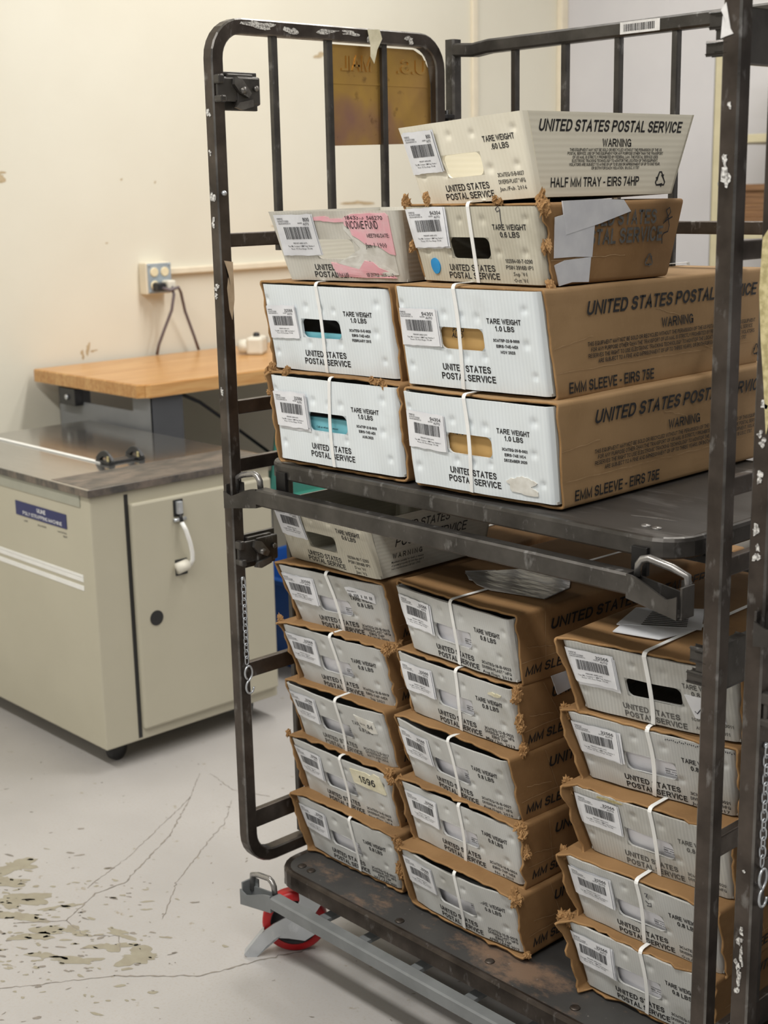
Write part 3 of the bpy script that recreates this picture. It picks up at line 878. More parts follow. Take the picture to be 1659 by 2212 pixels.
def make_tray(kind, x, y, yaw, zb, H, Wt, Wb, lean, label, code, lines, seed, group=None, name='mail_tray', L=None, lb=0.02, mats=('white_plastic', 'grey_plastic'), tare='1.0 LBS',
              sleeve=None, sl_mat='kraft', strap=(0.45, 0.44), lab=None, ink=1, roll=0.0, tufts=(), side=None, bulge=0.003, slump=0.0, hole=None, layers=2, open_top=False, dim=True, swave=0.004, skew=0.0):
    L = L if L is not None else 0.555
    T = Tray(H, Wt, Wb, lean, L, lb, bulge, slump=slump, R=0.010)
    r = random.Random(seed)
    T.ph = tuple(r.uniform(0, 6) for _ in range(3)); T.skew = skew
    if dim: T.dimples = [(a + r.uniform(-.006, .006), b + r.uniform(-.012, .012), 0.0045 * r.uniform(0.85, 1.25)) for a, b in DIMS[kind]]
    root = empty(name, (x, y, zb), math.radians(yaw), math.radians(roll))
    tag(root, label, 'mail tray', group)
    h = hole or HOLES[kind]
    hu = (2 * h[0] - 1, 2 * h[1] - 1, h[2], h[3])
    mb = MB(); mb.skew = skew
    tub_mesh(mb, T, hu, seed, open_top)
    im = 2 if ink == 1 else 3
    o = 0.0005
    F = T.front
    def tx(s, u, v, hgt, wid, m=im, b=0.012, **k):
        a, z = T.at(u, v); mb.text(s, F, a, z, hgt, m, width=wid, bold=b, off=o, **k)
    if kind == 'emm':
        tx('TARE WEIGHT', .765, .705, .0080, .061, b=.02); tx(tare, .765, .635, .0080, .034, b=.02)
        for k, s in enumerate(lines): tx(s, .765, .52 - .057 * k, .0046, min(.046, .0031 * len(s)), res=1, b=.03)
        tx('UNITED STATES', .465, .215, .0104, .092, b=.02); tx('POSTAL SERVICE', .470, .122, .0104, .103, b=.02)
    elif kind == 'mm':
        tx('TARE WEIGHT', .80, .685, .0082, .057, b=.02); tx(tare, .805, .585, .0082, .034, b=.02)
        tx('UNITED STATES', .475, .19, .0098, .091, b=.022); tx('POSTAL SERVICE', .495, .075, .0098, .099, b=.022)
        n = len(lines)
        for k, s in enumerate(lines): tx(s, .845, (.21 if n > 3 else .19) - (.06 if n > 3 else .075) * k, .0054, min(.062, .0042 * len(s)), res=1, b=.01)
    else:
        tx('TARE WEIGHT', .79, .735, .0082, .062); tx(tare, .79, .64, .0080, .036)
        tx('UNITED STATES', .46, .195, .0096, .092); tx('POSTAL SERVICE', .465, .09, .0096, .102)
        for k, s in enumerate(lines): tx(s, .83, .30 - .083 * k, .0058, min(.052, .0038 * len(s)), res=1, b=.004)
    Sd = T.side
    if side == 'top':
        def st(s, f, v, hgt, wf, al='C', **k):
            a = -lean * v + f * (L + lb * v + lean * v)
            mb.text(s, Sd, a, v * H, hgt, 2, width=wf * (L + (lean + lb) * v), align=al, off=o, **k)
        st('UNITED STATES POSTAL SERVICE', .075, .84, .0165, .87, 'L', bold=.02, shear=.22)
        st('WARNING', .535, .64, .0115, .185, bold=.012)
        for k, s in enumerate(WARN_HALF): st(s, .54, .555 - .044 * k, .0042, WPARA[k], res=1, bold=.012)
        st('HALF MM TRAY - EIRS 74HP', .10, .17, .0135, .62, 'L', bold=.012)
        recycle(mb, Sd, 0.90 * L, 0.18 * H, 0.0155, 2, o)
    elif side == 'low':
        mb.text('UNITED STATES', Sd, .02, .80 * H, .015, 2, width=.15, align='L', off=o, shear=.2)
        mb.text('POSTAL SERVICE', Sd, .035, .56 * H, .017, 2, width=.18, align='L', off=o, shear=.2)
        mb.text('W A R N I N G', Sd, .03, .335 * H, .0095, 2, width=.072, align='L', off=o, bold=.006)
        for k, s in enumerate(('Maximum penalty for theft or misuse', 'of postal property $1,000 fine and 3', 'years imprisonment (18 USC 1707)')):
            mb.text(s, Sd, .028, (.235 - .055 * k) * H, .0040, 2, width=.078 if k < 2 else .07, align='L', off=o, res=1, bold=.006)
    mb.build('tub', [mats[0], mats[1], 'ink', 'faded_ink'], root)
    if sleeve:
        sp = dict(sleeve); mb = MB(); mb.skew = skew
        sleeve_mesh(mb, T, seed + 7, **sp)
        for (u, v, n, sz, dr) in tufts:
            xx = (u - 0.5) * (T.W(max(0, min(1, v))) + 0.012)
            tuft(mb, (xx, T.yf(0, v) + 0.008, v * H + (0.003 if v > .5 else -0.003)), n, sz, seed + int(u * 90 + v * 31), 2, dr)
        off = 0.0072 + 0.0012
        Sf = lambda a, b, q=0.0: T.side(a, b, off + q)
        if kind == 'emm':
            mb.text('UNITED STATES POSTAL SERVICE', Sf, .075, .122, .0205, 1, width=.468, align='L', bold=.02, shear=.22)
            mb.text('WARNING', Sf, .308, .0865, .0150, 1, width=.088, bold=.012)
            for k, s in enumerate(WARN_EMM):
                mb.text(s, Sf, .308, .0695 - .0088 * k, .0062, 1, width=(.462, .445, .458, .41)[k], res=1, bold=.012)
            mb.text('EMM SLEEVE - EIRS 75E', Sf, .034, .0095, .0165, 1, width=.212, align='L', bold=.014)
            recycle(mb, Sf, .545, .018, .013, 1, 0)
        elif kind == 'mm':
            mb.text('UNITED STATES POSTAL SERVICE', Sf, .062, .088, .019, 1, width=.46, align='L', bold=.02, shear=.1)
            mb.text('MM SLEEVE - EIRS 75P', Sf, .012, .018, .0165, 1, width=.25, align='L', bold=.014, shear=.1)
        else:
            mb.text('UNITED STATES', Sf, .05, .090, .0215, 3, width=.19, align='L', bold=.02)
            mb.text('POSTAL SERVICE', Sf, .045, .064, .0225, 3, width=.214, align='L', bold=.02)
            recycle(mb, Sf, .232, .024, .013, 3, 0)
            mb.strokes([[(.262, .098), (.27, .102), (.274, .095), (.268, .088), (.258, .078), (.268, .084), (.28, .088)], [(.262, .098), (.268, .09), (.274, .075), (.272, .066), (.262, .064), (.258, .06), (.26, .048)]], Sf, .0022, 1, 0.0002)
        rc = random.Random(seed * 13)
        Lx = L * .96
        def wig(a0, b0, a1, b1, n=10): return [(a0 + (a1 - a0) * i / n, b0 + (b1 - b0) * i / n + rc.uniform(-.0012, .0012)) for i in range(n + 1)]
        cr = []
        if kind == 'emm': cr += [wig(.012, .034, Lx, .034, 20), wig(.0, rc.uniform(.06, .085), .09, rc.uniform(.075, .09)), wig(.15, .075, .24, rc.uniform(.02, .04)), wig(.25, .11, .33, .09), wig(.36, .05, .44, .02)]
        else: cr += [wig(.0, .035, L * .6, .036, 14), wig(rc.uniform(.03, .06), H, rc.uniform(.05, .10), .03), wig(.01, .06, .07, .05)]
        mb.strokes(cr, Sf, .0009, 4, -0.0002)
        so = mb.build('cardboard_sleeve', [sl_mat, 'ink', 'kraft_torn', 'faded_ink', 'kraft_crease'], root)
    if strap:
        mb = MB(); mb.skew = skew; strap_mesh(mb, T, strap[0], strap[1], seed, wave=swave)
        mb.build('strap', ['strap_white'], root)
    lp = dict(u=.15, v=.60, w=.076, h=.056, rot=0.0)
    if kind == 'mm': lp = dict(u=.165, v=.635, w=.078, h=.054, rot=0.0)
    if kind == 'half': lp = dict(u=.175, v=.70, w=.076, h=.056, rot=0.0)
    if lab: lp.update(lab)
    mb = MB(); mb.skew = skew; a, z = T.at(lp['u'], lp['v'])
    label_mesh(mb, T, a, z, lp['w'], lp['h'], code, math.radians(lp['rot'] + r.uniform(-1.2, 1.2)), seed, layers)
    mb.build('barcode_label', ['paper', 'print_grey'], root)
    return root, T, h

def make_envelope(root, T, h, mat, label, seed, top=0.75, text=None, width=0.86, dy=-0.0022, lines=None):
    """the front piece of the mail standing in a tray, seen through its hand hole"""
    mb = MB(); mb.skew = T.skew; r = random.Random(seed)
    w = T.Wb * width / 2 * 2; hh = top * T.H
    y0 = dy - T.lean * 0.45
    th = 0.010
    nx = 6
    tl = T.lean * 0.6
    def fn(a, b, off=0.0):
        return (a, -T.lean * b / T.H + 0.0088 + dy - off + 0.0006 * math.sin(a * 40 + seed), b)
    us = lin(-w / 2, w / 2, nx); vs = lin(0.007, hh, 3)
    mb.grid_fn(us, vs, fn, 0, False)
    mb.grid_fn(us[::-1], vs, lambda a, b: (fn(a, b)[0], fn(a, b)[1] + th, b), 0, False)
    for (A, B) in ((us, [vs[-1]]), ):
        t = [fn(a, vs[-1]) for a in us]
        mb.add(t + [(p[0], p[1] + th, p[2]) for p in t], [(i, i + 1, len(t) + i + 1, len(t) + i) for i in range(len(t) - 1)], 0)
    for sx in (us[0], us[-1]):
        t = [fn(sx, b) for b in vs]
        mb.add(t + [(p[0], p[1] + th, p[2]) for p in t], [(i, i + 1, len(t) + i + 1, len(t) + i) for i in range(len(t) - 1)], 0)
    if text:
        for (s, u, v, hg, wd, sh_) in text:
            a, z = T.at(u, v); mb.text(s, fn, a, z, hg, 1, width=wd, shear=sh_, bold=.015, off=0.0005, align='L')
    if lines:
        for (u, v, s, wd) in lines:
            a, z = T.at(u, v); mb.text(s, fn, a, z, .0034, 1, width=wd, off=0.0005, align='L', res=1, bold=.01)
    o = mb.build('envelope', [mat, 'ink'])
    o.matrix_world = Matrix.LocRotScale(root.location, root.rotation_euler, None)
    tag(o, label, 'envelope', 'mail inside the trays')
    return o

SL = lambda **k: dict(dict(fr=0.008, back=0.004, jit=0.003, arch=0.0), **k)
def emm(*a, **k): return make_tray('emm', *a, **k)
G1, G2, G3, G4 = 'white trays on the upper shelf', 'short trays on top of the upper stacks', 'left stack below the shelf', 'middle stack below the shelf'
G5 = 'right stack below the shelf'
FACE_UP = (0, -1, .5)
# --- upper shelf, four long trays
e1 = emm(-.465, -.012, 4.1, 1.0095, .147, .290, .288, .017, 'white tray in brown sleeve, bright blue envelope in its hand hole, lower left on shelf', '32566',
         ['3CMTSP-21-B-0018', 'EIRS-74E-MDI', 'AUG 2023'], 11, G1, skew=.05, sleeve=SL(fr=.006, jit=.006, arch=.003, fl=-.008), strap=(.52, .48), sl_mat='kraft_old', lab=dict(u=.165, v=.61, w=.080, h=.060, rot=-1), layers=3, swave=-.004,
         tufts=((0.01, 1.02, 6, .026, (-.6, -1, .3)), (.82, 1.04, 5, .02, (0, -.6, .6)), (.9, 1.03, 5, .02, (0.3, -.6, .6)), (0, .75, 4, .02, (-1, -.6, 0)), (.15, 1.05, 4, .02, (0, -.5, .6))))
e2 = emm(-.480, -.004, 4.9, 1.1665, .144, .286, .286, .024, 'white tray in brown sleeve, dark hand hole, upper left of the four long shelf trays', '32566',
         ['3CMTEG-15-E-0025', 'EIRS-74E-MDI', 'FEBRUARY 2015'], 12, G1, skew=.06, sleeve=SL(fr=.004, jit=.004), sl_mat='kraft_old', strap=(.47, .46), lab=dict(u=.145, v=.56, w=.074, h=.054, rot=2))
e3 = emm(-.159, -.002, 5.1, 1.1665, .152, .268, .271, .029, 'white tray in clean brown sleeve, label 94301, upper right of the four long shelf trays', '94301',
         ['3CMTSP-22-B-0009', 'EIRS-74E-MDI', 'NOV 2023'], 13, G1, skew=.065, sleeve=SL(fr=.010, jit=.002, arch=.001, zt=.003), strap=(.45, .425), lab=dict(u=.155, v=.60, w=.080, h=.057, rot=0))
e4 = emm(-.146, -.004, 3.9, 1.0095, .147, .286, .277, .022, 'white tray in brown sleeve with torn white sticker residue, label 94304, lower right on shelf', '94304',
         ['3CMTEQ-20-B-0021', 'EIRS-74E NC4', 'DECEMBER 2020'], 14, G1, skew=.05, sleeve=SL(fr=.012, jit=.003, arch=-.002), strap=(.46, .44), lab=dict(u=.16, v=.60, w=.079, h=.058, rot=-2))
a, z = e4[1].at(.80, .155)
sticker(e4[1], shift(blob(40, .026, .0135, 5, .45), a, z), ['paper_torn'], [], e4[0], 'sticker_residue', 'torn white sticker residue')
make_envelope(e1[0], e1[1], e1[2], 'envelope_teal', 'bright blue envelope in the hand hole of the lower left shelf tray', 1, .55, lines=[(.33, .44, 'Call us when you move!', .05)])
make_envelope(e2[0], e2[1], e2[2], 'envelope_teal', 'dim blue envelope low in the dark hand hole of the upper left shelf tray', 2, .455)
make_envelope(e3[0], e3[1], e3[2], 'manila', 'tan envelope with PALO ALTO in the hand hole of the upper right shelf tray', 3, .8, text=[('PALO', .37, .59, .0075, .022, .25), ('ALTO', .36, .535, .0075, .022, .25)])
make_envelope(e4[0], e4[1], e4[2], 'manila', 'tan envelope with only ALTO showing in the lower right shelf tray', 4, .8, text=[('ALTO', .325, .62, .0078, .022, .25), ('PALO', .335, .68, .0078, .022, .25)])
# --- short trays on top
hp = make_tray('half', -.445, -.002, 12.6, 1.3195, .112, .262, .233, .041, 'open short tray with torn pink sticker on its front, left on the shelf stack', '800', ['MODEL HALF MM', 'TECHORR-B-0046'], 21, G2, L=.27, lb=.02,
               mats=('dull_plastic', 'dull_plastic_side'), tare='', strap=None, ink=1, lab=dict(u=.205, v=.66, w=.079, h=.066, rot=1), dim=False, open_top=True)
T = hp[1]; px_ = lambda u, v: T.at(u, v)
res = [px_(*q) for q in ((.60, .90), (.66, .97), (.90, .95), (.93, .5), (.95, .1), (.72, .05), (.48, .06), (.42, .20), (.62, .22), (.70, .35), (.66, .60), (.58, .74))]
sticker(T, res, ['paper_torn'], [], hp[0], 'sticker_residue', 'torn white sticker residue', t=.0008)
pk = [px_(*q) for q in ((.595, .905), (.66, .955), (.80, .965), (.905, .965), (.925, .93), (.945, .38), (.90, .40), (.82, .51), (.73, .53), (.69, .60), (.64, .66), (.63, .76), (.595, .80))]
def at2(u, v): return T.at(u, v)
sticker(T, pk, ['pink_paper', 'ink'], [('1843313', *at2(.68, .905), .0060, .036, {}), ('546270', *at2(.83, .90), .0060, .030, {}), ('INCOME FUND', *at2(.73, .805), .0125, .060, {}), ('MEETING DATE:', *at2(.835, .655), .0060, .042, {}), ('Jan 1 1900', *at2(.81, .52), .0085, .040, {})], hp[0], 'pink_sticker', 'torn pink sticker', t=.0018)
pk2 = [px_(*q) for q in ((.42, .27), (.47, .26), (.52, .19), (.66, .165), (.70, .30), (.76, .28), (.80, .20), (.88, .14), (.93, .05), (.68, .05), (.46, .06), (.44, .14))]
sticker(T, pk2, ['pink_paper', 'print_grey'], [('E0A4 US', *at2(.49, .095), .0060, .028, {}), ('1B 21712  W/P3 12', *at2(.80, .095), .0055, .05, {})], hp[0], 'pink_sticker', 'torn pink sticker strip', t=.0016)
pk3 = shift(blob(26, .030, .004, 9, .5), *at2(.47, .88))
sticker(T, pk3, ['pink_paper'], [], hp[0], 'pink_sticker', 'thin torn pink sticker scrap', t=.0012)

hs = make_tray('half', -.16, .012, 0.0, 1.3255, .111, .268, .245, .029, 'short sleeved tray with a round blue dot sticker and label 94304', '94304', ['102594-00-T-0290', 'PSIN 3916B (P)', "Sep '01", "Oct '01"], 22, G2, L=.285, lb=.022,
               mats=('old_plastic', 'old_plastic_side'), tare='0.6 LBS', sleeve=SL(fr=.010, jit=.006, zt=.004, z0=-.003, back=0.0), sl_mat='kraft_old', strap=(.515, .50), lab=dict(u=.175, v=.72, w=.080, h=.058, rot=1), layers=3, swave=-.001,
               tufts=((1.0, 1.0, 12, .026, (.1, -1, .2)), (.02, 1.0, 8, .024, (-.3, -1, .2)), (.2, 1.06, 8, .02, (0, -.6, .5)), (.7, 1.06, 8, .02, (0, -.5, .4)), (1.0, .5, 5, .02, (.3, -1, 0)), (.0, .5, 4, .02, (-.2, -1, 0)), (1.0, 0.02, 6, .02, (.4, -1, .1))))
T = hs[1]
a, z = T.at(.155, .205)
sticker(T, shift(blob(24, .0095, .0125, 4, .05), a, z), ['blue_dot'], [], hs[0], 'dot_sticker', 'round bright blue dot sticker')
mb = MB(); fs9 = [[(.0, .012), (.006, .016), (.008, .010), (.002, .008), (.0, .012)], [(.008, .012), (.0065, -.002), (.006, -.012)]]
a, z = T.at(.72, .86)
mb.strokes([shift(q, a, z) for q in fs9], T.front, .0013, 0, .0006); mb.build('pen_mark', ['pen_ink'], hs[0])['label'] = 'hand drawn figure nine'
Sf = lambda a, b, q=0.0: T.side(a, b, .0085 + q)
for poly in ([(.012, .117), (.10, .118), (.152, .116), (.172, .099), (.10, .083), (.027, .070)], [(.0, .095), (.05, .103), (.09, .081), (.091, .036), (.05, .038), (.006, .038)], [(.008, .028), (.03, .034), (.088, .036), (.088, .0), (.05, .002), (.022, -.002), (.016, .012)]):
    sticker(T, poly, ['tape_white'], [], hs[0], 'white_tape', 'wide white tape patch on the sleeve', fn=Sf, t=.0012 + .0006 * poly[0][0] * 80)
ht = make_tray('half', -.172, .018, -2.6, 1.4420, .117, .265, .243, .037, 'cream open short tray, topmost of all, big warning text on its side', '800', ['3CMTEQ-15-B-0027', 'DIVERSI-PLAST * MFG', 'Jan./Feb. 2016'], 23, G2, L=.300, lb=.044,
               mats=('cream_plastic', 'cream_plastic_side'), tare='.60 LBS', strap=None, lab=dict(u=.165, v=.66, w=.072, h=.060, rot=-2), roll=-2.8, side='top', open_top=True)
# --- left stack under the shelf
MMC = lambda i, *a, **k: make_tray('mm', *a, **k)
def mmt(x, y, yaw, zb, H, Wt, Wb, ln, label, lines, seed, grp, **k):
    k.setdefault('mats', ('grey_plastic', 'grey_plastic')); k.setdefault('tare', '0.8 LBS'); k.setdefault('sl_mat', 'kraft_old')
    k.setdefault('strap', (.52, .50)); k.setdefault('sleeve', SL(fr=.004, jit=.005))
    return make_tray('mm', x, y, yaw, zb, H, Wt, Wb, ln, label, '32566', lines, seed, grp, **k)
c10 = make_tray('half', -.537, .03, 0.1, .812, .108, .256, .238, .037, 'open short tray without sleeve on top of the left lower stack', '32566', ['102594-00-T-2293', 'PSIN 3916B (P)', "Dec '01", "Jan '02"], 30, G3, L=.265, lb=.02,
                mats=('old_plastic', 'old_plastic_side'), tare='0.6 LBS', strap=None, side='low', open_top=True)
TUL = (0.0, 1.0, 5, .020, (-.4, -1, .4)); TUR = (1.0, 1.0, 7, .022, (.3, -1, .3))
D = 'DIVERSI-PLAST * MFG'
c11 = mmt(-.542, .061, 7.6, .684, .116, .246, .224, .042, 'sleeved grey tray with a torn barcode sticker above TARE WEIGHT, left lower stack', ['3CMTEQ-20-B-0015', D, 'EIRS 74P', 'JUL/AUG 2023'], 31, G3, skew=.10, strap=(.50, .50), tufts=((1.0, .05, 5, .02, (.3, -1, 0)),), sleeve=SL(fr=.002, jit=.004, arch=.004))
T = c11[1]
sticker(T, [T.at(*q) for q in ((.66, .86), (.70, .88), (.90, .84), (.92, .81), (.92, .66), (.83, .69), (.68, .74))], ['paper', 'print_grey'], [('PRIORITY', *T.at(.72, .81), .003, .02, {}), ('|| ||| | || ||', *T.at(.79, .745), .006, .05, {})], c11[0], 'sticker_residue', 'torn white barcode sticker')
c12 = mmt(-.553, .068, 4.5, .564, .116, .251, .232, .039, 'sleeved grey tray second from the top of the left lower stack, black blurred print', ['3CMTEQ-18-B-0019', 'EIRS-74P-MDI', 'Sep 2021'], 32, G3, skew=.05, strap=(.52, .50), tufts=(TUL, TUR, (1.0, .95, 8, .024, (.6, -.6, .3))), sleeve=SL(fr=.004, jit=.007, arch=.002, fl=-.006))
c13 = mmt(-.563, .077, 2.0, .445, .113, .256, .250, .039, 'sleeved grey tray in the middle of the left lower stack, small white sticker, faded print', ['3CMTEQ-13-B-0017', 'DIVERSI-PLAST', 'MAY/JUN 2014', 'Q'], 33, G3, ink=0, strap=(.575, .52), sleeve=SL(fr=.004, jit=.004, arch=.002), bulge=.008, slump=.003)
T = c13[1]
sticker(T, [T.at(*q) for q in ((.73, .86), (.90, .80), (.92, .60), (.87, .58), (.77, .66))], ['paper_torn', 'print_grey'], [('84', *T.at(.865, .70), .009, .012, {}), ('Nov', *T.at(.80, .72), .004, .012, {})], c13[0], 'sticker', 'small torn off-white sticker')
c14 = mmt(-.568, .084, 0.3, .325, .113, .268, .252, .031, 'sleeved grey tray with the cream 1596 sticker, left lower stack', ['3CMTEQ-14-B-0023', D, 'Nov./Dec. 2014'], 34, G3, tare='', ink=1, strap=(.56, .53), tufts=(TUL, (1.0, 1.0, 9, .026, (.3, -1, .4))), sleeve=SL(fr=.003, jit=.007, arch=.003, fl=-.006), bulge=.007)
T = c14[1]
sticker(T, [T.at(*q) for q in ((.645, .90), (.80, .93), (.84, .90), (.87, .95), (.92, .92), (.965, .62), (.95, .60), (.80, .62), (.66, .64))], ['yellowed_paper', 'ink'], [('1596', *T.at(.80, .765), .0150, .040, dict(bold=.012))], c14[0], 'number_sticker', 'cream sticker printed 1596')
c15 = mmt(-.562, .086, 0.4, .204, .116, .276, .252, .030, 'bottom sleeved tray of the left lower stack with a crushed right sleeve edge', ['3CMTEQ-15-B-0022', D, 'EIRS 74P', 'MAY./JUN. 2021'], 35, G3, strap=(.60, .58), tufts=((.0, .8, 6, .022, (-.5, -1, .2)), (1.0, .45, 10, .026, (.3, -1, .2)), (1.0, .3, 10, .024, (.3, -1, .0)), (1.0, .95, 8, .024, (.3, -1, .2))), sleeve=SL(fr=-.001, jit=.006, arch=.004, fl=-.008), bulge=.006)
# --- middle stack
c21 = mmt(-.240, .047, -2.8, .699, .112, .273, .247, .027, 'sleeved grey tray topmost of the middle lower stack, clear film pouch on its top', ['3CMTEQ-18-B-0023', D, 'Aug./Sept. 2018'], 41, G4, strap=(.53, .49), sleeve=SL(fr=.010, jit=.003, arch=-.003, zt=.008), lab=dict(rot=-2))
T = c21[1]
topf = lambda a, b, q=0.0: (a, b, T.H + .0090 + q)
sticker(T, [(-.085, .09), (-.02, .055), (.02, .048), (.06, .06), (.115, .075), (.10, .15), (.05, .21), (-.02, .20)], ['clear_film'], [], c21[0], 'film_pouch', 'crinkled clear film pouch', fn=topf, t=.0012)
sticker(T, [(-.095, .10), (-.05, .066), (.0, .075), (-.02, .09), (-.06, .14)], ['paper'], [], c21[0], 'paper_slip', 'white paper slip under the film', fn=topf, t=.0006)
sticker(T, [(.03, .24), (.12, .20), (.125, .27), (.05, .30)], ['clear_film'], [], c21[0], 'film_pouch', 'crinkled clear film pouch', fn=topf, t=.0012)
c22 = mmt(-.252, .063, -1.2, .576, .112, .271, .251, .028, 'sleeved grey tray second from top of the middle stack, torn corner, white papers on side', ['3CMTEQ-12-B-0025', D, 'EIRS 74P', 'May / Jun. 2013'], 42, G4, strap=(.545, .50), mats=('grey_plastic', 'grey_plastic'), tufts=((1.0, .9, 12, .03, (.4, -1, -.2)), (1.0, .5, 8, .028, (.4, -1, -.2)), TUL, (1.0, .02, 5, .024, (.6, -.6, 0))), sleeve=SL(fr=.006, jit=.005))
T = c22[1]
Sg = lambda a, b, q=0.0: T.side(a, b, .0085 + q)
sticker(T, [(.055, .118), (.20, .118), (.21, .092), (.12, .085), (.075, .080)], ['tape_white'], [], c22[0], 'paper_slip', 'white paper slip on the sleeve', fn=Sg, t=.0012)
sticker(T, [(.135, .078), (.22, .080), (.22, .055), (.14, .052)], ['tape_white'], [], c22[0], 'paper_slip', 'white paper slip on the sleeve', fn=Sg, t=.0012)
sticker(T, shift(blob(20, .010, .005, 8, .5), *T.at(.86, .84)), ['yellowed_paper'], [], c22[0], 'sticker_residue', 'small cream sticker residue')
c23 = mmt(-.258, .067, -2.2, .452, .114, .268, .254, .035, 'sleeved grey tray third of five in the middle lower stack, cut edge bows down', ['3CMTEQ-16-B-0027', D, 'Aug./Sept. 2016'], 43, G4, strap=(.53, .505), sleeve=SL(fr=.006, jit=.004, arch=.003), bulge=.007, slump=.002)
c24 = mmt(-.258, .077, -0.4, .330, .113, .278, .256, .027, 'sleeved grey tray second from the bottom of the middle lower stack', ['3CMTEQ-16-B-0024', 'EIRS-74P-MDI', 'No. 4 2017'], 44, G4, strap=(.535, .50), lab=dict(u=.17, v=.64), tufts=((1.0, .95, 12, .028, (.4, -1, 0)), (1.0, .6, 6, .022, (.3, -1, 0)), TUL), sleeve=SL(fr=-.002, jit=.006, arch=.006))
c25 = mmt(-.258, .076, 0.3, .206, .115, .274, .262, .032, 'bottom sleeved tray of the middle lower stack with a wide buckled brown lip', ['3CMTEQ-15-B-0018', D, 'EIRS 74P', 'APRIL/JUNE 2012'], 45, G4, strap=(.535, .505), tufts=((1.0, .97, 14, .03, (.4, -1, .1)), (0.02, 1.0, 6, .022, (-.3, -1, .2)), (1.0, .02, 5, .02, (.3, -1, .1))), sleeve=SL(fr=-.006, jit=.005, arch=.008, zt=.003), bulge=.010, slump=.005)
# --- right stack
RB = ('grey_plastic_ribbed', 'grey_plastic_ribbed')
c31 = mmt(.152, .049, 9.6, .702, .114, .275, .246, .039, 'ribbed grey tray topmost of the right stack with an empty dark hand hole', ['1CMTEQ-10-B-0011', 'EIRS 74P', 'APR/MAY 2011', 'USPS 31'], 51, G5, skew=.12, ink=0, mats=RB, strap=(.505, .47), lab=dict(u=.155, v=.66, w=.078, h=.056), sleeve=SL(fr=.002, jit=.004, zt=.005, fl=-.008), hole=(.345, .68, .36, .62), layers=3)
T = c31[1]
sticker(T, [T.at(*q) for q in ((.70, .56), (.90, .56), (.93, .24), (.75, .235))], ['paper', 'pen_ink'], [], c31[0], 'paper_slip', 'white slip with a hand drawn tick', strokes=[([[T.at(.752, .34), T.at(.765, .31), T.at(.80, .42), T.at(.86, .50)]], .0016)])
topf = lambda a, b, q=0.0: (a, b, T.H + .0080 + q)
sticker(T, [(-.085, .012), (-.012, .016), (.004, .085), (-.095, .05)], ['paper'], [], c31[0], 'paper_slip', 'white paper slip on top', fn=topf, t=.001)
tb = [(-.10, .045), (-.125, .135), (-.04, .185), (.01, .09)]
sticker(T, tb, ['paper', 'print_grey'], [], c31[0], 'packing_list', 'white sheet with grey printed panel', fn=topf, t=.0016, strokes=[([[(-.07 - .0032 * i, .062 + .009 * i), (-.012 - .0042 * i, .088 + .008 * i)] for i in range(9)], .0052)])
c32 = mmt(.137, .077, 8.4, .577, .115, .273, .243, .039, 'grey tray with a row of dots on its top edge, second in the right stack', ['3CMTEQ-16-B-0021', D, 'Jun./Jul. 2017'], 52, G5, skew=.10, strap=(.51, .48), lab=dict(u=.16, v=.64), tufts=((.01, .98, 9, .024, (-.5, -1, .2)),), sleeve=SL(fr=.002, jit=.006, zt=.005, fl=-.012), layers=3)
T = c32[1]
mb = MB(); r9 = random.Random(3)
for i in range(34): mb.plate(shift(blob(6, .0007, .0014, i, .4), *T.at(.60 + .38 * i / 33, .955 + r9.uniform(-.012, .012))), T.front, .0007, 0, .0002)
mb.build('pen_mark', ['pen_ink'], c32[0])['label'] = 'row of small black dots'
c33 = mmt(.140, .075, 4.1, .452, .118, .272, .246, .039, 'ribbed grey tray in the middle of the right stack, tan stain on its edge', ['3CMTEQ-13-B-0020', D, 'Feb. 2013'], 53, G5, skew=.04, ink=0, mats=RB, strap=(.535, .52), lab=dict(u=.165, v=.68), tufts=((.0, .97, 10, .026, (-.6, -1, .2)),), sleeve=SL(fr=.002, jit=.006, zt=.004, fl=-.016))
T = c33[1]
sticker(T, shift(blob(24, .014, .004, 8, .7), *T.at(.27, .955)), ['adhesive'], [], c33[0], 'stain', 'tan glue stain', t=.0006)
c34 = mmt(.125, .078, 2.0, .328, .118, .275, .256, .040, 'grey tray with a black scribble beside the strap, fourth in the right stack', ['3CMTEQ-16-B-0029', D, 'Oct./Nov. 2016'], 54, G5, strap=(.505, .48), lab=dict(u=.165, v=.63), tufts=((.0, .97, 6, .022, (-.6, -1, .2)),), sleeve=SL(fr=.002, jit=.005, zt=.005, fl=-.010), layers=3)
T = c34[1]; a, z = T.at(.55, .78)
mb = MB(); mb.strokes([shift(q, a, z) for q in ([(.0, .012), (.006, .014), (.002, .006), (.007, .004)], [(-.001, -.002), (.004, -.006), (.009, -.002), (.008, -.010), (.0, -.011)])], T.front, .0016, 0, .0006); mb.build('pen_mark', ['pen_ink'], c34[0])['label'] = 'black pen scribble'
c35 = mmt(.116, .085, 1.8, .204, .119, .268, .231, .030, 'bottom grey tray of the right stack, sleeve corner torn open', ['3CMTEQ-15-B-0026', D, 'Sep./Oct. 2015'], 55, G5, strap=(.54, .52), lab=dict(u=.16, v=.62, w=.08, h=.058), tufts=((-.01, .95, 14, .034, (-.7, -1, .2)), (.05, 1.0, 6, .024, (-.2, -1, .3)), (.0, .7, 6, .024, (-.7, -1, .0))), sleeve=SL(fr=.001, jit=.008, zt=.004, fl=-.018), layers=4)
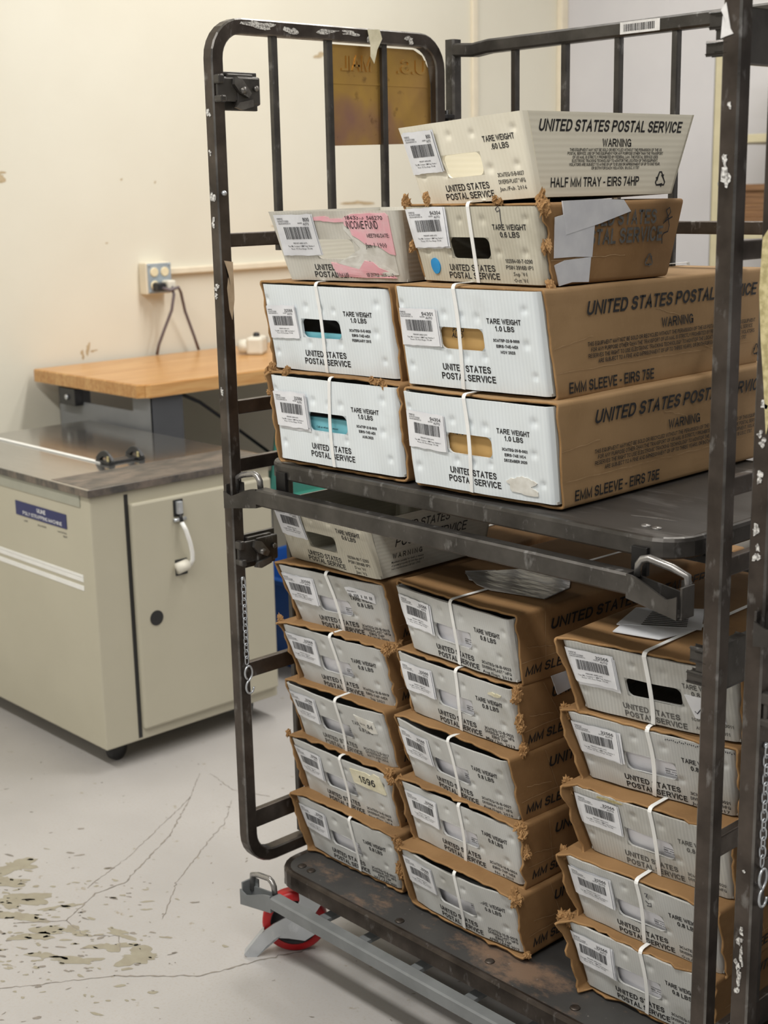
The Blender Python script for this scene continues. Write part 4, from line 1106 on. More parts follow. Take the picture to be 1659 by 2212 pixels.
NM = {'c11': 'top sleeved tray of the left lower stack', 'c12': 'second sleeved tray of the left lower stack', 'c13': 'third sleeved tray of the left lower stack', 'c14': 'tray bearing the 1596 sticker', 'c15': 'bottom tray of the left lower stack',
      'c21': 'top tray of the middle lower stack', 'c22': 'second tray of the middle lower stack', 'c23': 'third tray of the middle lower stack', 'c24': 'fourth tray of the middle lower stack', 'c25': 'bottom tray of the middle lower stack',
      'c32': 'second tray of the right lower stack', 'c33': 'third tray of the right lower stack', 'c34': 'fourth tray of the right lower stack', 'c35': 'bottom tray of the right lower stack'}
for i, (k, nm) in enumerate(NM.items()):
    rt, T, hh = globals()[k]
    make_envelope(rt, T, hh, 'envelope_white', 'white envelope inside the ' + nm, 60 + i, .74, lines=[(.555, .44, '~~~~~~~~~~~~', .022), (.555, .405, '002  ~~~~~~~~', .025), (.555, .37, '~~~~~~ ~~~~', .022)])

# ------------------------------------------------------------------ rolling cage carts
XL, YF, TB = -0.738, -0.055, 0.0254
def arc2(cx, cy, r, a0, a1, n=7):
    return [(cx + r * math.cos(math.radians(a0 + (a1 - a0) * i / n)), cy + r * math.sin(math.radians(a0 + (a1 - a0) * i / n))) for i in range(n + 1)]

def residue(parent, polys, fn, mat, name='tape_residue', t=.0012, label=None):
    for p in polys:
        mb = MB(); mb.plate(p, fn, t, 0, -0.0002)
        o = mb.build(name, [mat], parent)
        if label: o['label'] = label

def latch(parent, sx, y, z):
    """spring catch on the inner side of a front post; sx = +1 points to +x; origin = inner face of the post"""
    mb = MB()
    mb.box(-.004 * sx, y, z - .034, .004 * sx, y + .075, z + .030, 0, .0015)
    mb.box(.004 * sx, y + .020, z - .026, .018 * sx, y + .072, z + .022, 0, .004)
    mb.box(.004 * sx, y + .004, z + .012, .014 * sx, y + .060, z + .026, 0, .002)
    mb.box(.006 * sx, y - .022, z + .008, .026 * sx, y - .010, z + .024, 0, .003); mb.box(.006 * sx, y - .022, z - .022, .030 * sx, y - .010, z - .010, 0, .003); mb.box(.010 * sx, y - .020, z - .020, .018 * sx, y + .022, z + .02, 0, .003)
    o = mb.build('latch', ['steel'], parent)
    m2 = MB()
    x = .019 * sx
    m2.plate([(y + .012, z + .020), (y + .028, z + .016), (y + .046, z - .006), (y + .040, z - .014), (y + .020, z - .004), (y + .010, z + .008)], lambda a, b, q=0: (x + q * sx, a, b), .007, 0)
    m2.plate([(y + .012, z - .030), (y + .020, z - .022), (y + .050, z - .016), (y + .050, z - .028), (y + .026, z - .034)], lambda a, b, q=0: (x + q * sx, a, b), .006, 0)
    m2.lathe([(.0045, 0), (.005, .004), (.003, .0055)], (x, y + .060, z + .002), (sx, 0, 0), 0, 12)
    m2.tube([(x, y + .028, z - .002), (x + .012 * sx, y + .028, z - .002)], .006, 0, 10)
    m2.build('catch', ['steel_edge'], o)
    return o

def chain(parent, x, y, z0, n=13):
    mb = MB()
    pitch = .0125
    for i in range(n):
        zc = z0 - i * pitch
        pts = []
        for k in range(14):
            a = 2 * math.pi * k / 14
            lx = .0038 * math.cos(a); lz = .0068 * math.sin(a) + (.0018 if math.sin(a) > 0 else -.0018)
            if i % 2 == 0: pts.append((x + .001, y + lx, zc + lz))
            else: pts.append((x + .001 + lx * .75, y + lx * .65, zc + lz))
        mb.tube(pts, .0012, 0, 6, closed=True, N=(1, .2, .1))
    o = mb.build('chain', ['zinc'], parent)
    m2 = MB(); zc = z0 - n * pitch
    pts = []
    for k in range(17):
        a = math.radians(250 - 310 * k / 16); pts.append((x + .002, y + .0085 * math.cos(a) + .002, zc - .012 + .013 * math.sin(a)))
    for k in range(17):
        a = math.radians(100 + 250 * k / 16); pts.append((x + .002, y + .009 * math.cos(a) + .004, zc - .040 + .013 * math.sin(a)))
    m2.tube(pts, .0019, 0, 8)
    m2.build('hook', ['zinc'], o)
    m3 = MB(); m3.lathe([(.004, 0), (.004, .003), (.002, .004)], (x - .002, y, z0 + .008), (1, 0, 0), 0, 10); m3.build('bolt', ['zinc'], o)
    return o

def end_frame(cart, x, sx, plate_=False, latches=True, chain_=True, mat='steel_warm'):
    """x = outer face of the tubes, sx = direction of the cart inside"""
    xc = x + sx * TB / 2
    y0, y1 = YF + TB / 2, 0.495
    z0, z1 = 0.205, 1.752 - TB / 2
    r = .055
    path = []
    path += arc2(y0 + r, z1 - r, r, 180, 90) + arc2(y1 - r, z1 - r, r, 90, 0) + arc2(y1 - r, z0 + r, r, 0, -90) + arc2(y0 + r, z0 + r, r, -90, -180)
    mb = MB()
    mb.sweep([(xc, a, b) for a, b in path], square(TB, .10), (1, 0, 0), 0, closed=True, edge=1)
    ef = mb.build('end_frame', [mat, 'steel_edge'], cart)
    lz = 0.0 if sx > 0 else .025
    # upright bars (upper part) and cross rungs
    m = MB()
    for y in (.088, .216, .352):
        m.sweep([(xc, y, 1.36), (xc, y, z1 - TB / 2 + .002)], square(.0135, .15), (1, 0, 0), 0)
        m.sweep([(xc, y, z0 + .02), (xc, y, 1.0)], square(.0135, .15), (1, 0, 0), 0)
    m.build('upright_bars', ['steel'], ef)
    for zc, hh in ((1.382, .024), (1.087, .025), (.982, .025), (.590, .030), (.288, .036)):
        m = MB(); m.box(xc - .007, y0 + TB / 2 - .001, zc - hh / 2, xc + .007, y1 - TB / 2 + .001, zc + hh / 2, 0, .002); m.build('rung', [mat], ef)
    xi = x + sx * TB
    if latches:
        for z in (1.630, .822):
            l = latch(ef, sx, 0, 0); l.location = (xi - sx * .010, YF + TB - .001, z + (lz if z < 1 else .004))
    if plate_:
        m = MB()
        pl = [(.222, 1.722), (.435, 1.722), (.458, 1.712), (.474, 1.69), (.480, 1.66), (.480, 1.549), (.222, 1.543)]
        m.plate(pl, lambda a, b, q=0: (xc - sx * .004 + sx * q, a, b), .002, 0, -.001)
        fn = lambda a, b, q=0.0: (xc - sx * .004 + sx * (.002 + q), a, b)
        for s, c in (('U.S.', .428), ('MAIL', .286)):
            V, F = stroke_text(s, .15, 0); sw = .075 / (V[:, 0].max() - V[:, 0].min())
            for f in F:
                q = [(c + .0375 - (V[i][0] - V[:, 0].min()) * sw, 1.677 + V[i][1] * .026) for i in f]
                m.add([fn(a, b, .0020) for a, b in q] + [fn(a, b, -.0004) for a, b in q], [(0, 1, 2, 3), (0, 4, 5, 1), (1, 5, 6, 2), (2, 6, 7, 3), (3, 7, 4, 0)], 0)
        m.sweep([(xc - sx * .002, .228, 1.655), (xc - sx * .002, .47, 1.655)], [(.001, -.002), (.001, .002), (-.001, .002), (-.001, -.002)], (1, 0, 0), 0)
        p = m.build('nameplate', ['gold_chromate', 'steel_warm'], ef); p['label'] = 'gold toned steel plate with embossed lettering'
    if chain_:
        chain(ef, xi + sx * .003, YF + TB / 2 + .002, .765)
    m = MB(); m.lathe([(.005, 0), (.005, .004), (.0028, .007)], (x + sx * (TB - .001), YF + TB / 2, 1.462), (sx, 0, 0), 0, 8); m.build('bolt', ['zinc'], ef)
    return ef

def restraint_bar(cart, z, mat, x0=-.632, x1=.172, y=-.050):
    """square channel closing the front of a deck, both ends flared into open hook shoes with a bent rod"""
    mb = MB()
    hy, hz = .013, .015
    mb.sweep([(x0, y, z), (x1, y, z)], rect(.030 if z > .5 else .026, .026, .003), (0, 0, 1), 0)
    for x, s in ((x0, -1), (x1, 1)):
        e = x + s * .086
        # floor, back wall and a front wall that curves away
        n = 10
        fw = []; fl = []; bw = []
        for i in range(n + 1):
            q = i / n; xx = x + s * .086 * q
            top = .015 - .024 * (q * q * (3 - 2 * q)); dz = -.004 - .012 * q
            if q > .8: top += .010 * (q - .8) / .2
            fw.append((xx, y - hy - .006 * q, z + top)); fl.append((xx, y - hy - .006 * q, z - .015 + dz)); bw.append((xx, y + hy, z - .015 + dz))
        t = .003
        vs = []; fs = []
        for a, b, c in zip(fw, fl, bw):
            vs += [a, b, c, (c[0], c[1], c[2] + .028), (c[0], c[1] - t, c[2] + .028), (c[0], c[1] - t, c[2] + t), (b[0], b[1] + t, b[2] + t), (a[0], a[1] + t, a[2])]
        for i in range(n):
            for k in range(8): fs.append((8 * i + k, 8 * i + (k + 1) % 8, 8 * i + 8 + (k + 1) % 8, 8 * i + 8 + k))
        fs += [tuple(range(8)), tuple(8 * n + k for k in range(8))]
        mb.add(vs, fs, 0, False)
        # end plate standing up
        mb.box(min(e, e + s * .004), y - .012, z - .032, max(e, e + s * .004), y + .016, z + .012, 0, .001)
        mb.box(min(e, e - s * .016), y + .013, z - .030, max(e, e - s * .016), y + .017, z + .014, 0, .001)
    o = mb.build('restraint_bar', [mat], cart)
    for x, s in ((x0, -1), (x1, 1)):
        m = MB(); m.tube([(x + s * .006, y + .004, z + .010), (x + s * .008, y + .004, z + .026), (x + s * .014, y + .004, z + .034), (x + s * .024, y + .005, z + .037), (x + s * .060, y + .008, z + .030), (x + s * .082, y + .010, z + .022), (x + s * .084, y + .010, z - .01)], .0055, 0, 10, N=(0, 1, 0))
        m.build('rod_loop', ['steel_bright'], o)
    return o

def rrect(x0, y0, x1, y1, r, n=6):
    return arc2(x1 - r, y1 - r, r, 0, 90, n) + arc2(x0 + r, y1 - r, r, 90, 180, n) + arc2(x0 + r, y0 + r, r, 180, 270, n) + arc2(x1 - r, y0 + r, r, 270, 360, n)

def pan(cart, name, z, x0, y0, x1, y1, lip, top_mat, rim_mat, r=.055):
    mb = MB()
    P = rrect(x0, y0, x1, y1, r)
    k = len(P)
    def inset(d, zz): return [(a, b, zz) for a, b in rrect(x0 + d, y0 + d, x1 - d, y1 - d, max(.01, r - d))]
    rows = [inset(.0, z - lip), inset(-.003, z - lip + .003), inset(-.003, z - .006), inset(-.001, z - .0015), inset(.003, z), inset(.007, z - .001), inset(.010, z - .002)]
    vs = [p for rr in rows for p in rr]; fs = []
    for j in range(len(rows) - 1):
        for i in range(k): fs.append((j * k + i, j * k + (i + 1) % k, (j + 1) * k + (i + 1) % k, (j + 1) * k + i))
    fs.append(tuple(range(k - 1, -1, -1)))
    mb.add(vs, fs, 1, False)
    mb.add(inset(.010, z - .002), [tuple(range(k))], 0)
    o = mb.build(name, [top_mat, rim_mat], cart)
    return o

def caster(cart, x, y, ang, brake=True):
    e = empty('caster', (x, y, 0), ang, parent=cart)     # local: wheel axle along local y
    R = .0635
    m = MB()
    m.lathe([(.047, -.0165), (R - .004, -.016), (R, -.011), (R, .011), (R - .004, .016), (.047, .0165), (.047, -.0165)], (0, 0, R), (0, 1, 0), 0, 40, True, False)
    wl = m.build('wheel', ['red_rubber'], e)
    m = MB()
    m.lathe([(.010, -.019), (.022, -.019), (.026, -.010), (.044, -.010), (.0475, -.0168), (.0475, .0168), (.044, .010), (.026, .010), (.022, .019), (.010, .019)], (0, 0, R), (0, 1, 0), 0, 32)
    m.build('hub', ['dark_hub'], wl)
    m = MB()
    for s in (-1, 1):
        yy = s * .024
        prof = [(.010, .150), (.072, .150), (.066, .125), (.040, .085), (.022, .055), (.008, .045), (-.010, .047), (-.014, .064), (-.004, .085), (.012, .115)]
        m.plate(prof, lambda a, b, q=0: (a, yy + q, b), .002, 0, -.002)
    m.box(.008, -.026, .146, .074, .026, .152, 0, .001)
    m.lathe([(.026, .152), (.028, .158), (.030, .166)], (.041, 0, 0), (0, 0, 1), 0, 24)
    m.lathe([(.013, -.032), (.013, -.026), (.008, -.026)], (0, 0, R), (0, 1, 0), 0, 6, False)
    m.lathe([(.018, -.028), (.019, -.026), (.018, -.024)], (0, 0, R), (0, 1, 0), 0, 20, False)
    m.tube([(0, -.024, R), (0, .024, R)], .006, 0, 10)
    m.build('fork', ['zinc'], e)
    if brake:
        m = MB()
        pr = [(.052, .060), (.036, .066), (.016, .082), (-.002, .086), (-.018, .080), (-.040, .068), (-.068, .046), (-.088, .020), (-.100, .004), (-.086, -.012), (-.070, .004), (-.054, .022), (-.036, .038), (-.012, .036), (.020, .030), (.044, .046)]
        m.plate([(a, b + .002) for a, b in pr], lambda a, b, q=0: (a, -.028 - q, b), .003, 0)
        m.add([(-.100, -.031, .006), (-.086, -.031, -.010 + .012), (-.086, -.010, .002), (-.100, -.010, .006), (-.060, -.031, .056), (-.060, -.010, .056)], [(0, 1, 2, 3), (0, 3, 5, 4)], 0)
        m.build('brake_pedal', ['zinc'], e)
    return e

def flakes(fn, lst, seed):
    out = []; r = random.Random(seed)
    for (a, b, rx, ry) in lst:
        out.append(shift(blob(16, rx, ry, seed + int(abs(a * 977 + b * 331)), .7), a, b))
    return out

cart = empty('mail_cart', (0, 0, 0))
tag(cart, 'dark steel two-deck rolling mail cart loaded with stacked trays', 'cart', 'rolling mail carts')
efl = end_frame(cart, XL, 1, plate_=True)
XR = .3145
efr = end_frame(cart, XR, -1, chain_=False)
efr['label'] = 'right end frame'; efl['label'] = 'left end frame with gold plate'
# paper remains on the posts
fl_front = lambda a, b, q=0.0: (a, YF - q, b)
xi = XL + TB
fl_in = lambda a, b, q=0.0: (xi + q, a, b)
residue(efl, [[(-.048, 1.348), (-.030, 1.345), (-.0296, 1.31), (-.0298, 1.28), (-.036, 1.245), (-.041, 1.262), (-.044, 1.30), (-.040, 1.322)]], fl_in, 'tan_paper', label='torn tan paper strip on the post')
residue(efl, flakes(fl_front, [(XL + .010, 1.596, .004, .007), (XL + .012, 1.455, .005, .010), (XL + .010, 1.412, .004, .008), (XL + .011, 1.302, .006, .006), (XL + .008, 1.287, .005, .004), (XL + .012, 1.118, .003, .008), (XL + .01, 1.53, .003, .004)], 5), fl_front, 'flake_white', 'paint_chip')
topz = 1.752
ft = lambda a, b, q=0.0: (xi - 0.0125 + b, a, topz + q)
fi = lambda a, b, q=0.0: (xi + q, a, b)
residue(efl, flakes(fi, [(.05, 1.742, .03, .007), (.20, 1.740, .02, .005), (.315, 1.738, .012, .010), (.12, 1.737, .014, .006), (.41, 1.738, .01, .006), (.26, 1.741, .02, .004)], 7), fi, 'flake_white', 'tape_residue')
mb = MB(); 
mb.plate([(.300, 1.750), (.330, 1.751), (.336, 1.735), (.322, 1.715), (.312, 1.690), (.304, 1.702), (.306, 1.722)], lambda a, b, q=0: (xi + .003 + q + .010 * max(0, 1.73 - b) * 8, a, b), .001, 0); mb.build('paper_scrap', ['yellowed_paper'], efl)
xr0 = XR - TB
fr_front = lambda a, b, q=0.0: (a, YF - q, b)
residue(efr, [[(xr0 + .001, 1.655), (xr0 - .002, 1.66), (xr0 + .005, 1.668), (xr0 + .012, 1.638), (xr0 + .016, 1.632), (xr0 + .006, 1.630), (xr0 - .001, 1.628)]], fr_front, 'label_white', 'paper_scrap', label='torn white paper scrap')
residue(efr, flakes(fr_front, [(xr0 + .012, 1.470, .006, .012), (xr0 + .010, 1.490, .004, .006), (xr0 + .014, 1.552, .003, .003)], 15), fr_front, 'flake_white', 'paint_chip')
# back frame
YB = .545
m = MB()
xb0, xb1 = -.728, .285
m.sweep([(xb0, YB, .22), (xb0, YB, 1.746)], square(TB, .15), (0, 1, 0), 0, edge=1)
m.sweep([(xb1, YB, .22), (xb1, YB, 1.746)], square(TB, .15), (0, 1, 0), 0, edge=1)
m.sweep([(xb0 + .01, YB, 1.726), (xb0 + .06, YB, 1.722), (xb0 + .10, YB, 1.726), (xb1 - .01, YB, 1.730)], square(TB, .15), (0, 1, 0), 0)
m.sweep([(xb0 + .01, YB, .24), (xb1 - .01, YB, .24)], square(TB, .15), (0, 1, 0), 0)
bf = m.build('back_frame', ['steel', 'steel_edge'], cart)
m = MB()
for x in (-.565, -.443, -.322, -.200, -.075, .05, .17):
    m.sweep([(x, YB, 1.715), (x, YB, .25)], square(.0135, .15), (0, 1, 0), 0)
m.build('upright_bars', ['steel'], bf)
for z in (1.388, .98, .60):
    m = MB(); m.box(xb0 + .012, YB - .007, z - .011, xb1 - .012, YB + .007, z + .011, 0, .002); m.build('rung', ['steel_warm'], bf)
m = MB(); fb = lambda a, b, q=0.0: (a, YB - TB / 2 - q, b)
m.plate([(-.310, 1.718), (-.226, 1.718), (-.226, 1.738), (-.310, 1.738)], fb, .0008, 0)
rb = random.Random(4); x = -.302
while x < -.238:
    w = rb.choice((.0008, .0012, .002)); m.add([fb(x, 1.722, .0012), fb(x + w, 1.722, .0012), fb(x + w, 1.734, .0012), fb(x, 1.734, .0012)], [(0, 1, 2, 3)], 1); x += w + rb.choice((.0008, .0014))
m.build('barcode_sticker', ['label_white', 'ink'], bf)['label'] = 'white barcode sticker on the top rail'
for z in (1.60, 1.0, .4):
    m = MB(); m.box(-.737, .505, z - .004, -.715, .535, z + .004, 0, .001); m.tube([(-.726, .520, z - .03), (-.726, .520, z + .012)], .006, 0, 10)
    m.build('hinge', ['steel_black'], bf)
# upper shelf
sh = pan(cart, 'shelf', 1.0, -.660, -.022, .224, .525, .030, 'shelf_plate', 'steel')
m = MB()
for x in (-.615, .155): m.box(x, -.030, .945, x + .026, -.022, .985, 0, .001)
for y in (.12, .30): m.box(-.62, y, .955, .19, y + .03, .971, 0, .002)
m.box(-.715, .05, .955, -.60, .09, .967, 0, .001); m.box(.17, .05, .955, .292, .09, .967, 0, .001)
m.box(-.715, .42, .955, -.60, .46, .967, 0, .001); m.box(.17, .42, .955, .292, .46, .967, 0, .001)
m.build('shelf_bracket', ['steel_black'], sh)
m = MB()
for p in ((.135, .03), (.155, .028), (-.60, .03)): m.lathe([(.008, 0), (.007, .0015), (.003, .003)], (p[0], p[1], .998), (0, 0, 1), 0, 10)
m.plate(shift(blob(20, .030, .004, 3, .4, .2), .115, .075), lambda a, b, q=0: (a, b, .9982 + q), .0003, 0)
m.build('rivets', ['steel_bright'], sh)
restraint_bar(cart, .940, 'steel')
# bottom deck
dk = pan(cart, 'deck', .193, -.700, -.004, .262, .525, .036, 'deck_top', 'steel_warm')
m = MB()
for x, y in ((-.655, .03), (-.628, .03), (-.372, .02), (-.168, .035), (.02, .03), (.20, .03)): m.lathe([(.009, 0), (.008, .0015), (.003, .003)], (x, y, .191), (0, 0, 1), 0, 10)
m.build('rivets', ['steel_warm'], dk)
m = MB()
m.box(-.69, .012, .148, .255, .040, .160, 0, .001)
m.build('deck_frame', ['bench_steel_dark'], dk)
lb_ = restraint_bar(cart, .158, 'grey_paint', -.632, .172, -.056); lb_['label'] = 'grey painted lower bar'
m = MB()
for x in (-.565, -.455, -.320, -.190, -.060, .07, .17): m.box(x, -.046, .128, x + .022, .20, .136, 0, .001)
m.build('cross_strap', ['grey_paint'], cart)
m = MB()
m.box(-.69, .10, .100, .255, .135, .145, 0, .002)
m.build('base_rail', ['bench_steel_dark'], cart)
for x, y, a, b in ((-.690, .035, math.radians(48), True), (.20, .06, math.radians(20), True), (-.64, .47, math.radians(70), False), (.2, .47, math.radians(-30), False)):
    caster(cart, x, y, a, b)

# neighbouring cart, only its near left corner reaches into view
c2 = empty('mail_cart', (1.104, -.022, 0))
tag(c2, 'second steel mail cart at the right edge, only its peeling front post and chain showing', 'cart', 'rolling mail carts')
e2f = end_frame(c2, XL, 1, latches=True)
residue(e2f, [[(XL + .003, 1.40), (XL + .025, 1.43), (XL + .0245, 1.20), (XL + .018, 1.17), (XL + .012, 1.23), (XL + .006, 1.28), (XL + .001, 1.34)]], fr_front, 'adhesive', label='yellowed adhesive patch')
residue(e2f, flakes(fr_front, [(XL + .014, 1.205, .005, .004), (XL + .010, 1.170, .004, .003), (XL + .014, 1.160, .005, .004), (XL + .012, 1.118, .0045, .006), (XL + .010, 1.052, .005, .006), (XL + .013, 1.030, .003, .004), (XL + .012, 1.018, .005, .005), (XL + .013, .515, .003, .005), (XL + .010, .500, .004, .006), (XL + .014, .480, .003, .010), (XL + .009, .465, .004, .006), (XL + .012, .448, .004, .010), (XL + .010, .428, .003, .005), (XL + .013, .60, .0018, .002)], 25), fr_front, 'flake_white', 'paint_chip')
pan(c2, 'deck', .193, -.700, -.004, .262, .525, .036, 'deck_top', 'steel_warm')
restraint_bar(c2, .940, 'steel')
for x, y, a in ((-.660, .035, math.radians(30)), (.20, .06, math.radians(20)), (-.64, .47, math.radians(70)), (.2, .47, math.radians(-30))): caster(c2, x, y, a, False)

# ------------------------------------------------------------------ room
def struct(name, mb, mats):
    o = mb.build(name, mats); o['kind'] = 'structure'; return o
XW, YW = -2.95, 3.56
m = MB(); m.add([(XW, -6, 0), (5, -6, 0), (5, YW, 0), (XW, YW, 0)], [(0, 1, 2, 3)], 0)
ff = lambda a, b, q=0.0: (a, b, .0004 + q)
r = random.Random(2)
for i, (x, y, rx, ry, rot) in enumerate(((-1.40, -.19, .045, .03, .6), (-1.36, -.25, .05, .025, .8), (-1.27, -.28, .075, .035, .7), (-1.20, -.30, .05, .02, .6), (-1.10, -.30, .055, .018, .8), (-1.06, -.245, .03, .014, .5),
                                       (-.955, -.225, .035, .016, .9), (-.885, -.205, .042, .026, .6), (-.96, -.30, .05, .012, .7), (-1.02, -.335, .03, .012, .5), (-1.17, -.215, .035, .008, 1.1), (-.985, -.185, .03, .012, .4), (-1.30, -.35, .05, .02, .7), (-1.12, -.40, .03, .008, .6))):
    m.add([ff(*p) for p in shift(blob(46, rx, ry, 70 + i, .75, rot), x, y)] + [ff(x, y)], [(k, (k + 1) % 46, 46) for k in range(46)], 1)
for i in range(300):
    x = -1.12 + r.gauss(0, .20); y = -.30 + r.gauss(0, .14)
    q = r.uniform(.0012, .0065)
    m.add([ff(*p) for p in shift(blob(9, q * r.uniform(1, 2.2), q * .7, i, .5, r.uniform(.2, 1.2)), x, y)] + [ff(x, y)], [(k, (k + 1) % 9, 9) for k in range(9)], 1 if r.random() < .6 else 2)
for i in range(160):
    x = r.uniform(-1.9, -.3); y = r.uniform(-.8, .5); q = r.uniform(.0008, .003)
    m.add([ff(*p) for p in shift(blob(8, q * r.uniform(1, 2.5), q * .7, i + 900, .5, r.uniform(0, 3)), x, y)] + [ff(x, y)], [(k, (k + 1) % 8, 8) for k in range(8)], 2)
def crack(pts, w, seed):
    rr = random.Random(seed); P = []
    for (a, b) in zip(pts[:-1], pts[1:]):
        n = max(3, int(math.dist(a, b) / .008))
        for k in range(n): P.append((a[0] + (b[0] - a[0]) * k / n + rr.gauss(0, .0013), a[1] + (b[1] - a[1]) * k / n + rr.gauss(0, .0013)))
    P.append(pts[-1])
    seg = [P]
    vs = []; fs = []
    for i, p in enumerate(P):
        q = P[min(i + 1, len(P) - 1)]; o = P[max(i - 1, 0)]
        d = Vector((q[0] - o[0], q[1] - o[1])); d.normalize(); ww = w * rr.uniform(.25, 1.3) / 2
        vs += [ff(p[0] - d.y * ww, p[1] + d.x * ww, .0001), ff(p[0] + d.y * ww, p[1] - d.x * ww, .0001)]
    m.add(vs, [(2 * i, 2 * i + 1, 2 * i + 3, 2 * i + 2) for i in range(len(P) - 1)], 2)
crack([(-1.18, -.32), (-1.11, -.235), (-1.165, -.13), (-1.16, -.06), (-1.28, .14), (-1.42, .30)], .0035, 1)
crack([(-1.20, -.13), (-1.26, .02), (-1.42, .30), (-1.52, .40)], .0022, 2)
crack([(-.86, -.28), (-.74, -.16), (-.71, -.06), (-.66, .06)], .004, 3)
crack([(-1.11, -.235), (-1.03, -.24), (-.98, -.19), (-.93, -.22)], .0025, 4)
crack([(-.97, -.09), (-1.08, .02), (-1.18, .17), (-1.24, .27), (-1.33, .36)], .0022, 5)
crack([(-1.50, .42), (-1.38, .40), (-1.28, .44)], .002, 6)
crack([(-1.23, .40), (-1.13, .46), (-.95, .60)], .002, 7)
crack([(-.86, -.28), (-.95, -.42), (-1.05, -.55)], .003, 8)
struct('floor', m, ['floor_paint', 'floor_worn', 'floor_crack'])
m = MB(); m.add([(XW, -6, 0), (XW, YW, 0), (XW, YW, 4.0), (XW, -6, 4.0)], [(0, 1, 2, 3)], 0)
fw = lambda a, b, q=0.0: (XW + .0006 + q, a, b)
for i, (y, z, rx, ry) in enumerate(((.742, 1.520, .012, .014), (.73, 1.54, .02, .006), (1.018, .946, .008, .018), (.995, .928, .007, .014), (1.04, .936, .016, .003), (1.195, 1.513, .004, .004), (1.333, 1.502, .004, .004), (2.114, 1.964, .02, .012), (1.9, 1.33, .05, .006), (1.12, 1.30, .004, .003), (2.3, 1.41, .06, .01))):
    m.add([fw(*p) for p in shift(blob(18, rx, ry, 50 + i, .6), y, z)] + [fw(y, z)], [(k, (k + 1) % 18, 18) for k in range(18)], 1)
struct('wall_left', m, ['wall_cream', 'wall_scuff'])
m = MB(); m.add([(XW, YW, 0), (5, YW, 0), (5, YW, 4.0), (XW, YW, 4.0)], [(0, 1, 2, 3)], 0)
struct('wall_back', m, ['wall_lighting_tint'])
m = MB(); m.add([(XW, -6, 4.0), (XW, YW, 4.0), (5, YW, 4.0), (5, -6, 4.0)], [(0, 1, 2, 3)], 0)
struct('ceiling', m, ['wall_cream'])
m = MB(); m.box(XW, 2.955, 0, XW + .016, 2.985, 4.0, 0, .003); struct('trim_1', m, ['trim_cream'])
m = MB(); m.box(XW, YW - .045, 0, XW + .030, YW, 4.0, 0, .004); struct('trim_2', m, ['trim_cream'])

# wall socket box, plugs and cords, raceway
ob = empty('outlet_box', (XW, 1.295, 1.172)); tag(ob, 'cream wall socket box with a grey steel cover and two plugged in cords', 'outlet')
m = MB(); m.box(0, -.052, -.055, .045, .052, .055, 0, .004); m.build('box', ['trim_cream'], ob)
m = MB(); m.box(.044, -.046, -.052, .049, .052, .052, 0, .002)
for a, b in ((-.04, -.045), (-.04, .045), (.045, -.045), (.045, .045)): m.lathe([(.004, .049), (.004, .051)], (0, a, b), (1, 0, 0), 0, 8)
m.build('cover_plate', ['outlet_cover'], ob)
for a in (-.020, .024):
    for b in (.022, -.024):
        m = MB(); m.lathe([(.0165, .048), (.0165, .0515), (.014, .053)], (0, a, b), (1, 0, 0), 0, 20, False); m.build('socket', ['socket_cream'], ob)
cd = empty('power_cord', (0, 0, 0)); tag(cd, 'grey power cord with white plug hanging straight down behind the bench', 'power cord', 'cords at the wall socket')
m = MB(); m.box(XW + .052, 1.300, 1.135, XW + .095, 1.335, 1.165, 0, .006); m.build('plug', ['device_white'], cd)
m = MB(); m.tube([(XW + .09, 1.318, 1.145), (XW + .105, 1.315, 1.115), (XW + .09, 1.312, 1.06), (XW + .075, 1.285, .99), (XW + .060, 1.270, .94), (XW + .045, 1.270, .905)], .0055, 0, 10); m.build('cable', ['cord_grey'], cd)
cd = empty('power_cord', (0, 0, 0)); tag(cd, 'grey power cord with black plug slanting to the right behind the bench', 'power cord', 'cords at the wall socket')
m = MB(); m.box(XW + .052, 1.262, 1.128, XW + .090, 1.296, 1.158, 0, .006); m.build('plug', ['black_plastic'], cd)
m = MB(); m.tube([(XW + .085, 1.28, 1.14), (XW + .11, 1.30, 1.132), (XW + .105, 1.335, 1.14), (XW + .08, 1.362, 1.12), (XW + .06, 1.39, 1.05), (XW + .05, 1.43, .96), (XW + .045, 1.452, .905)], .0055, 0, 10); m.build('cable', ['cord_grey'], cd)
m = MB(); m.box(XW, 1.348, 1.180, XW + .022, 2.955, 1.203, 0, .004); tag(m.build('raceway', ['trim_cream']), 'thin cream cable raceway running along the wall from the socket', 'cable duct')

# workbench
bx0, bx1, by0, by1 = -2.925, -2.285, .790, 2.35
wb = empty('workbench', (0, 0, 0)); tag(wb, 'grey steel workbench with a butcher block wooden top against the wall', 'workbench')
m = MB()
poly = [(bx0, by0), (bx1 - .025, by0), (bx1, by0 + .035), (bx1, by1), (bx0, by1)]
def topfn(a, b, q=0.0): return (a, b, .858 + q)
cx, cy = -2.6, 1.5
k = 5
ch = [(bx0, by0), (bx1 - .025, by0), (bx1, by0 + .035), (bx1, by1), (bx0, by1)]
ins = [(a + (cx - a) * .008, b + (cy - b) * .005) for a, b in ch]
vs = [(a, b, .858) for a, b in ch] + [(a, b, .896) for a, b in ch] + [(a, b, .900) for a, b in ins]
m.add(vs, [tuple(range(4, -1, -1)), tuple(10 + i for i in range(5))] + [(i, (i + 1) % 5, 5 + (i + 1) % 5, 5 + i) for i in range(5)] + [(5 + i, 5 + (i + 1) % 5, 10 + (i + 1) % 5, 10 + i) for i in range(5)], 0)
m.build('wooden_top', ['butcher_block'], wb)
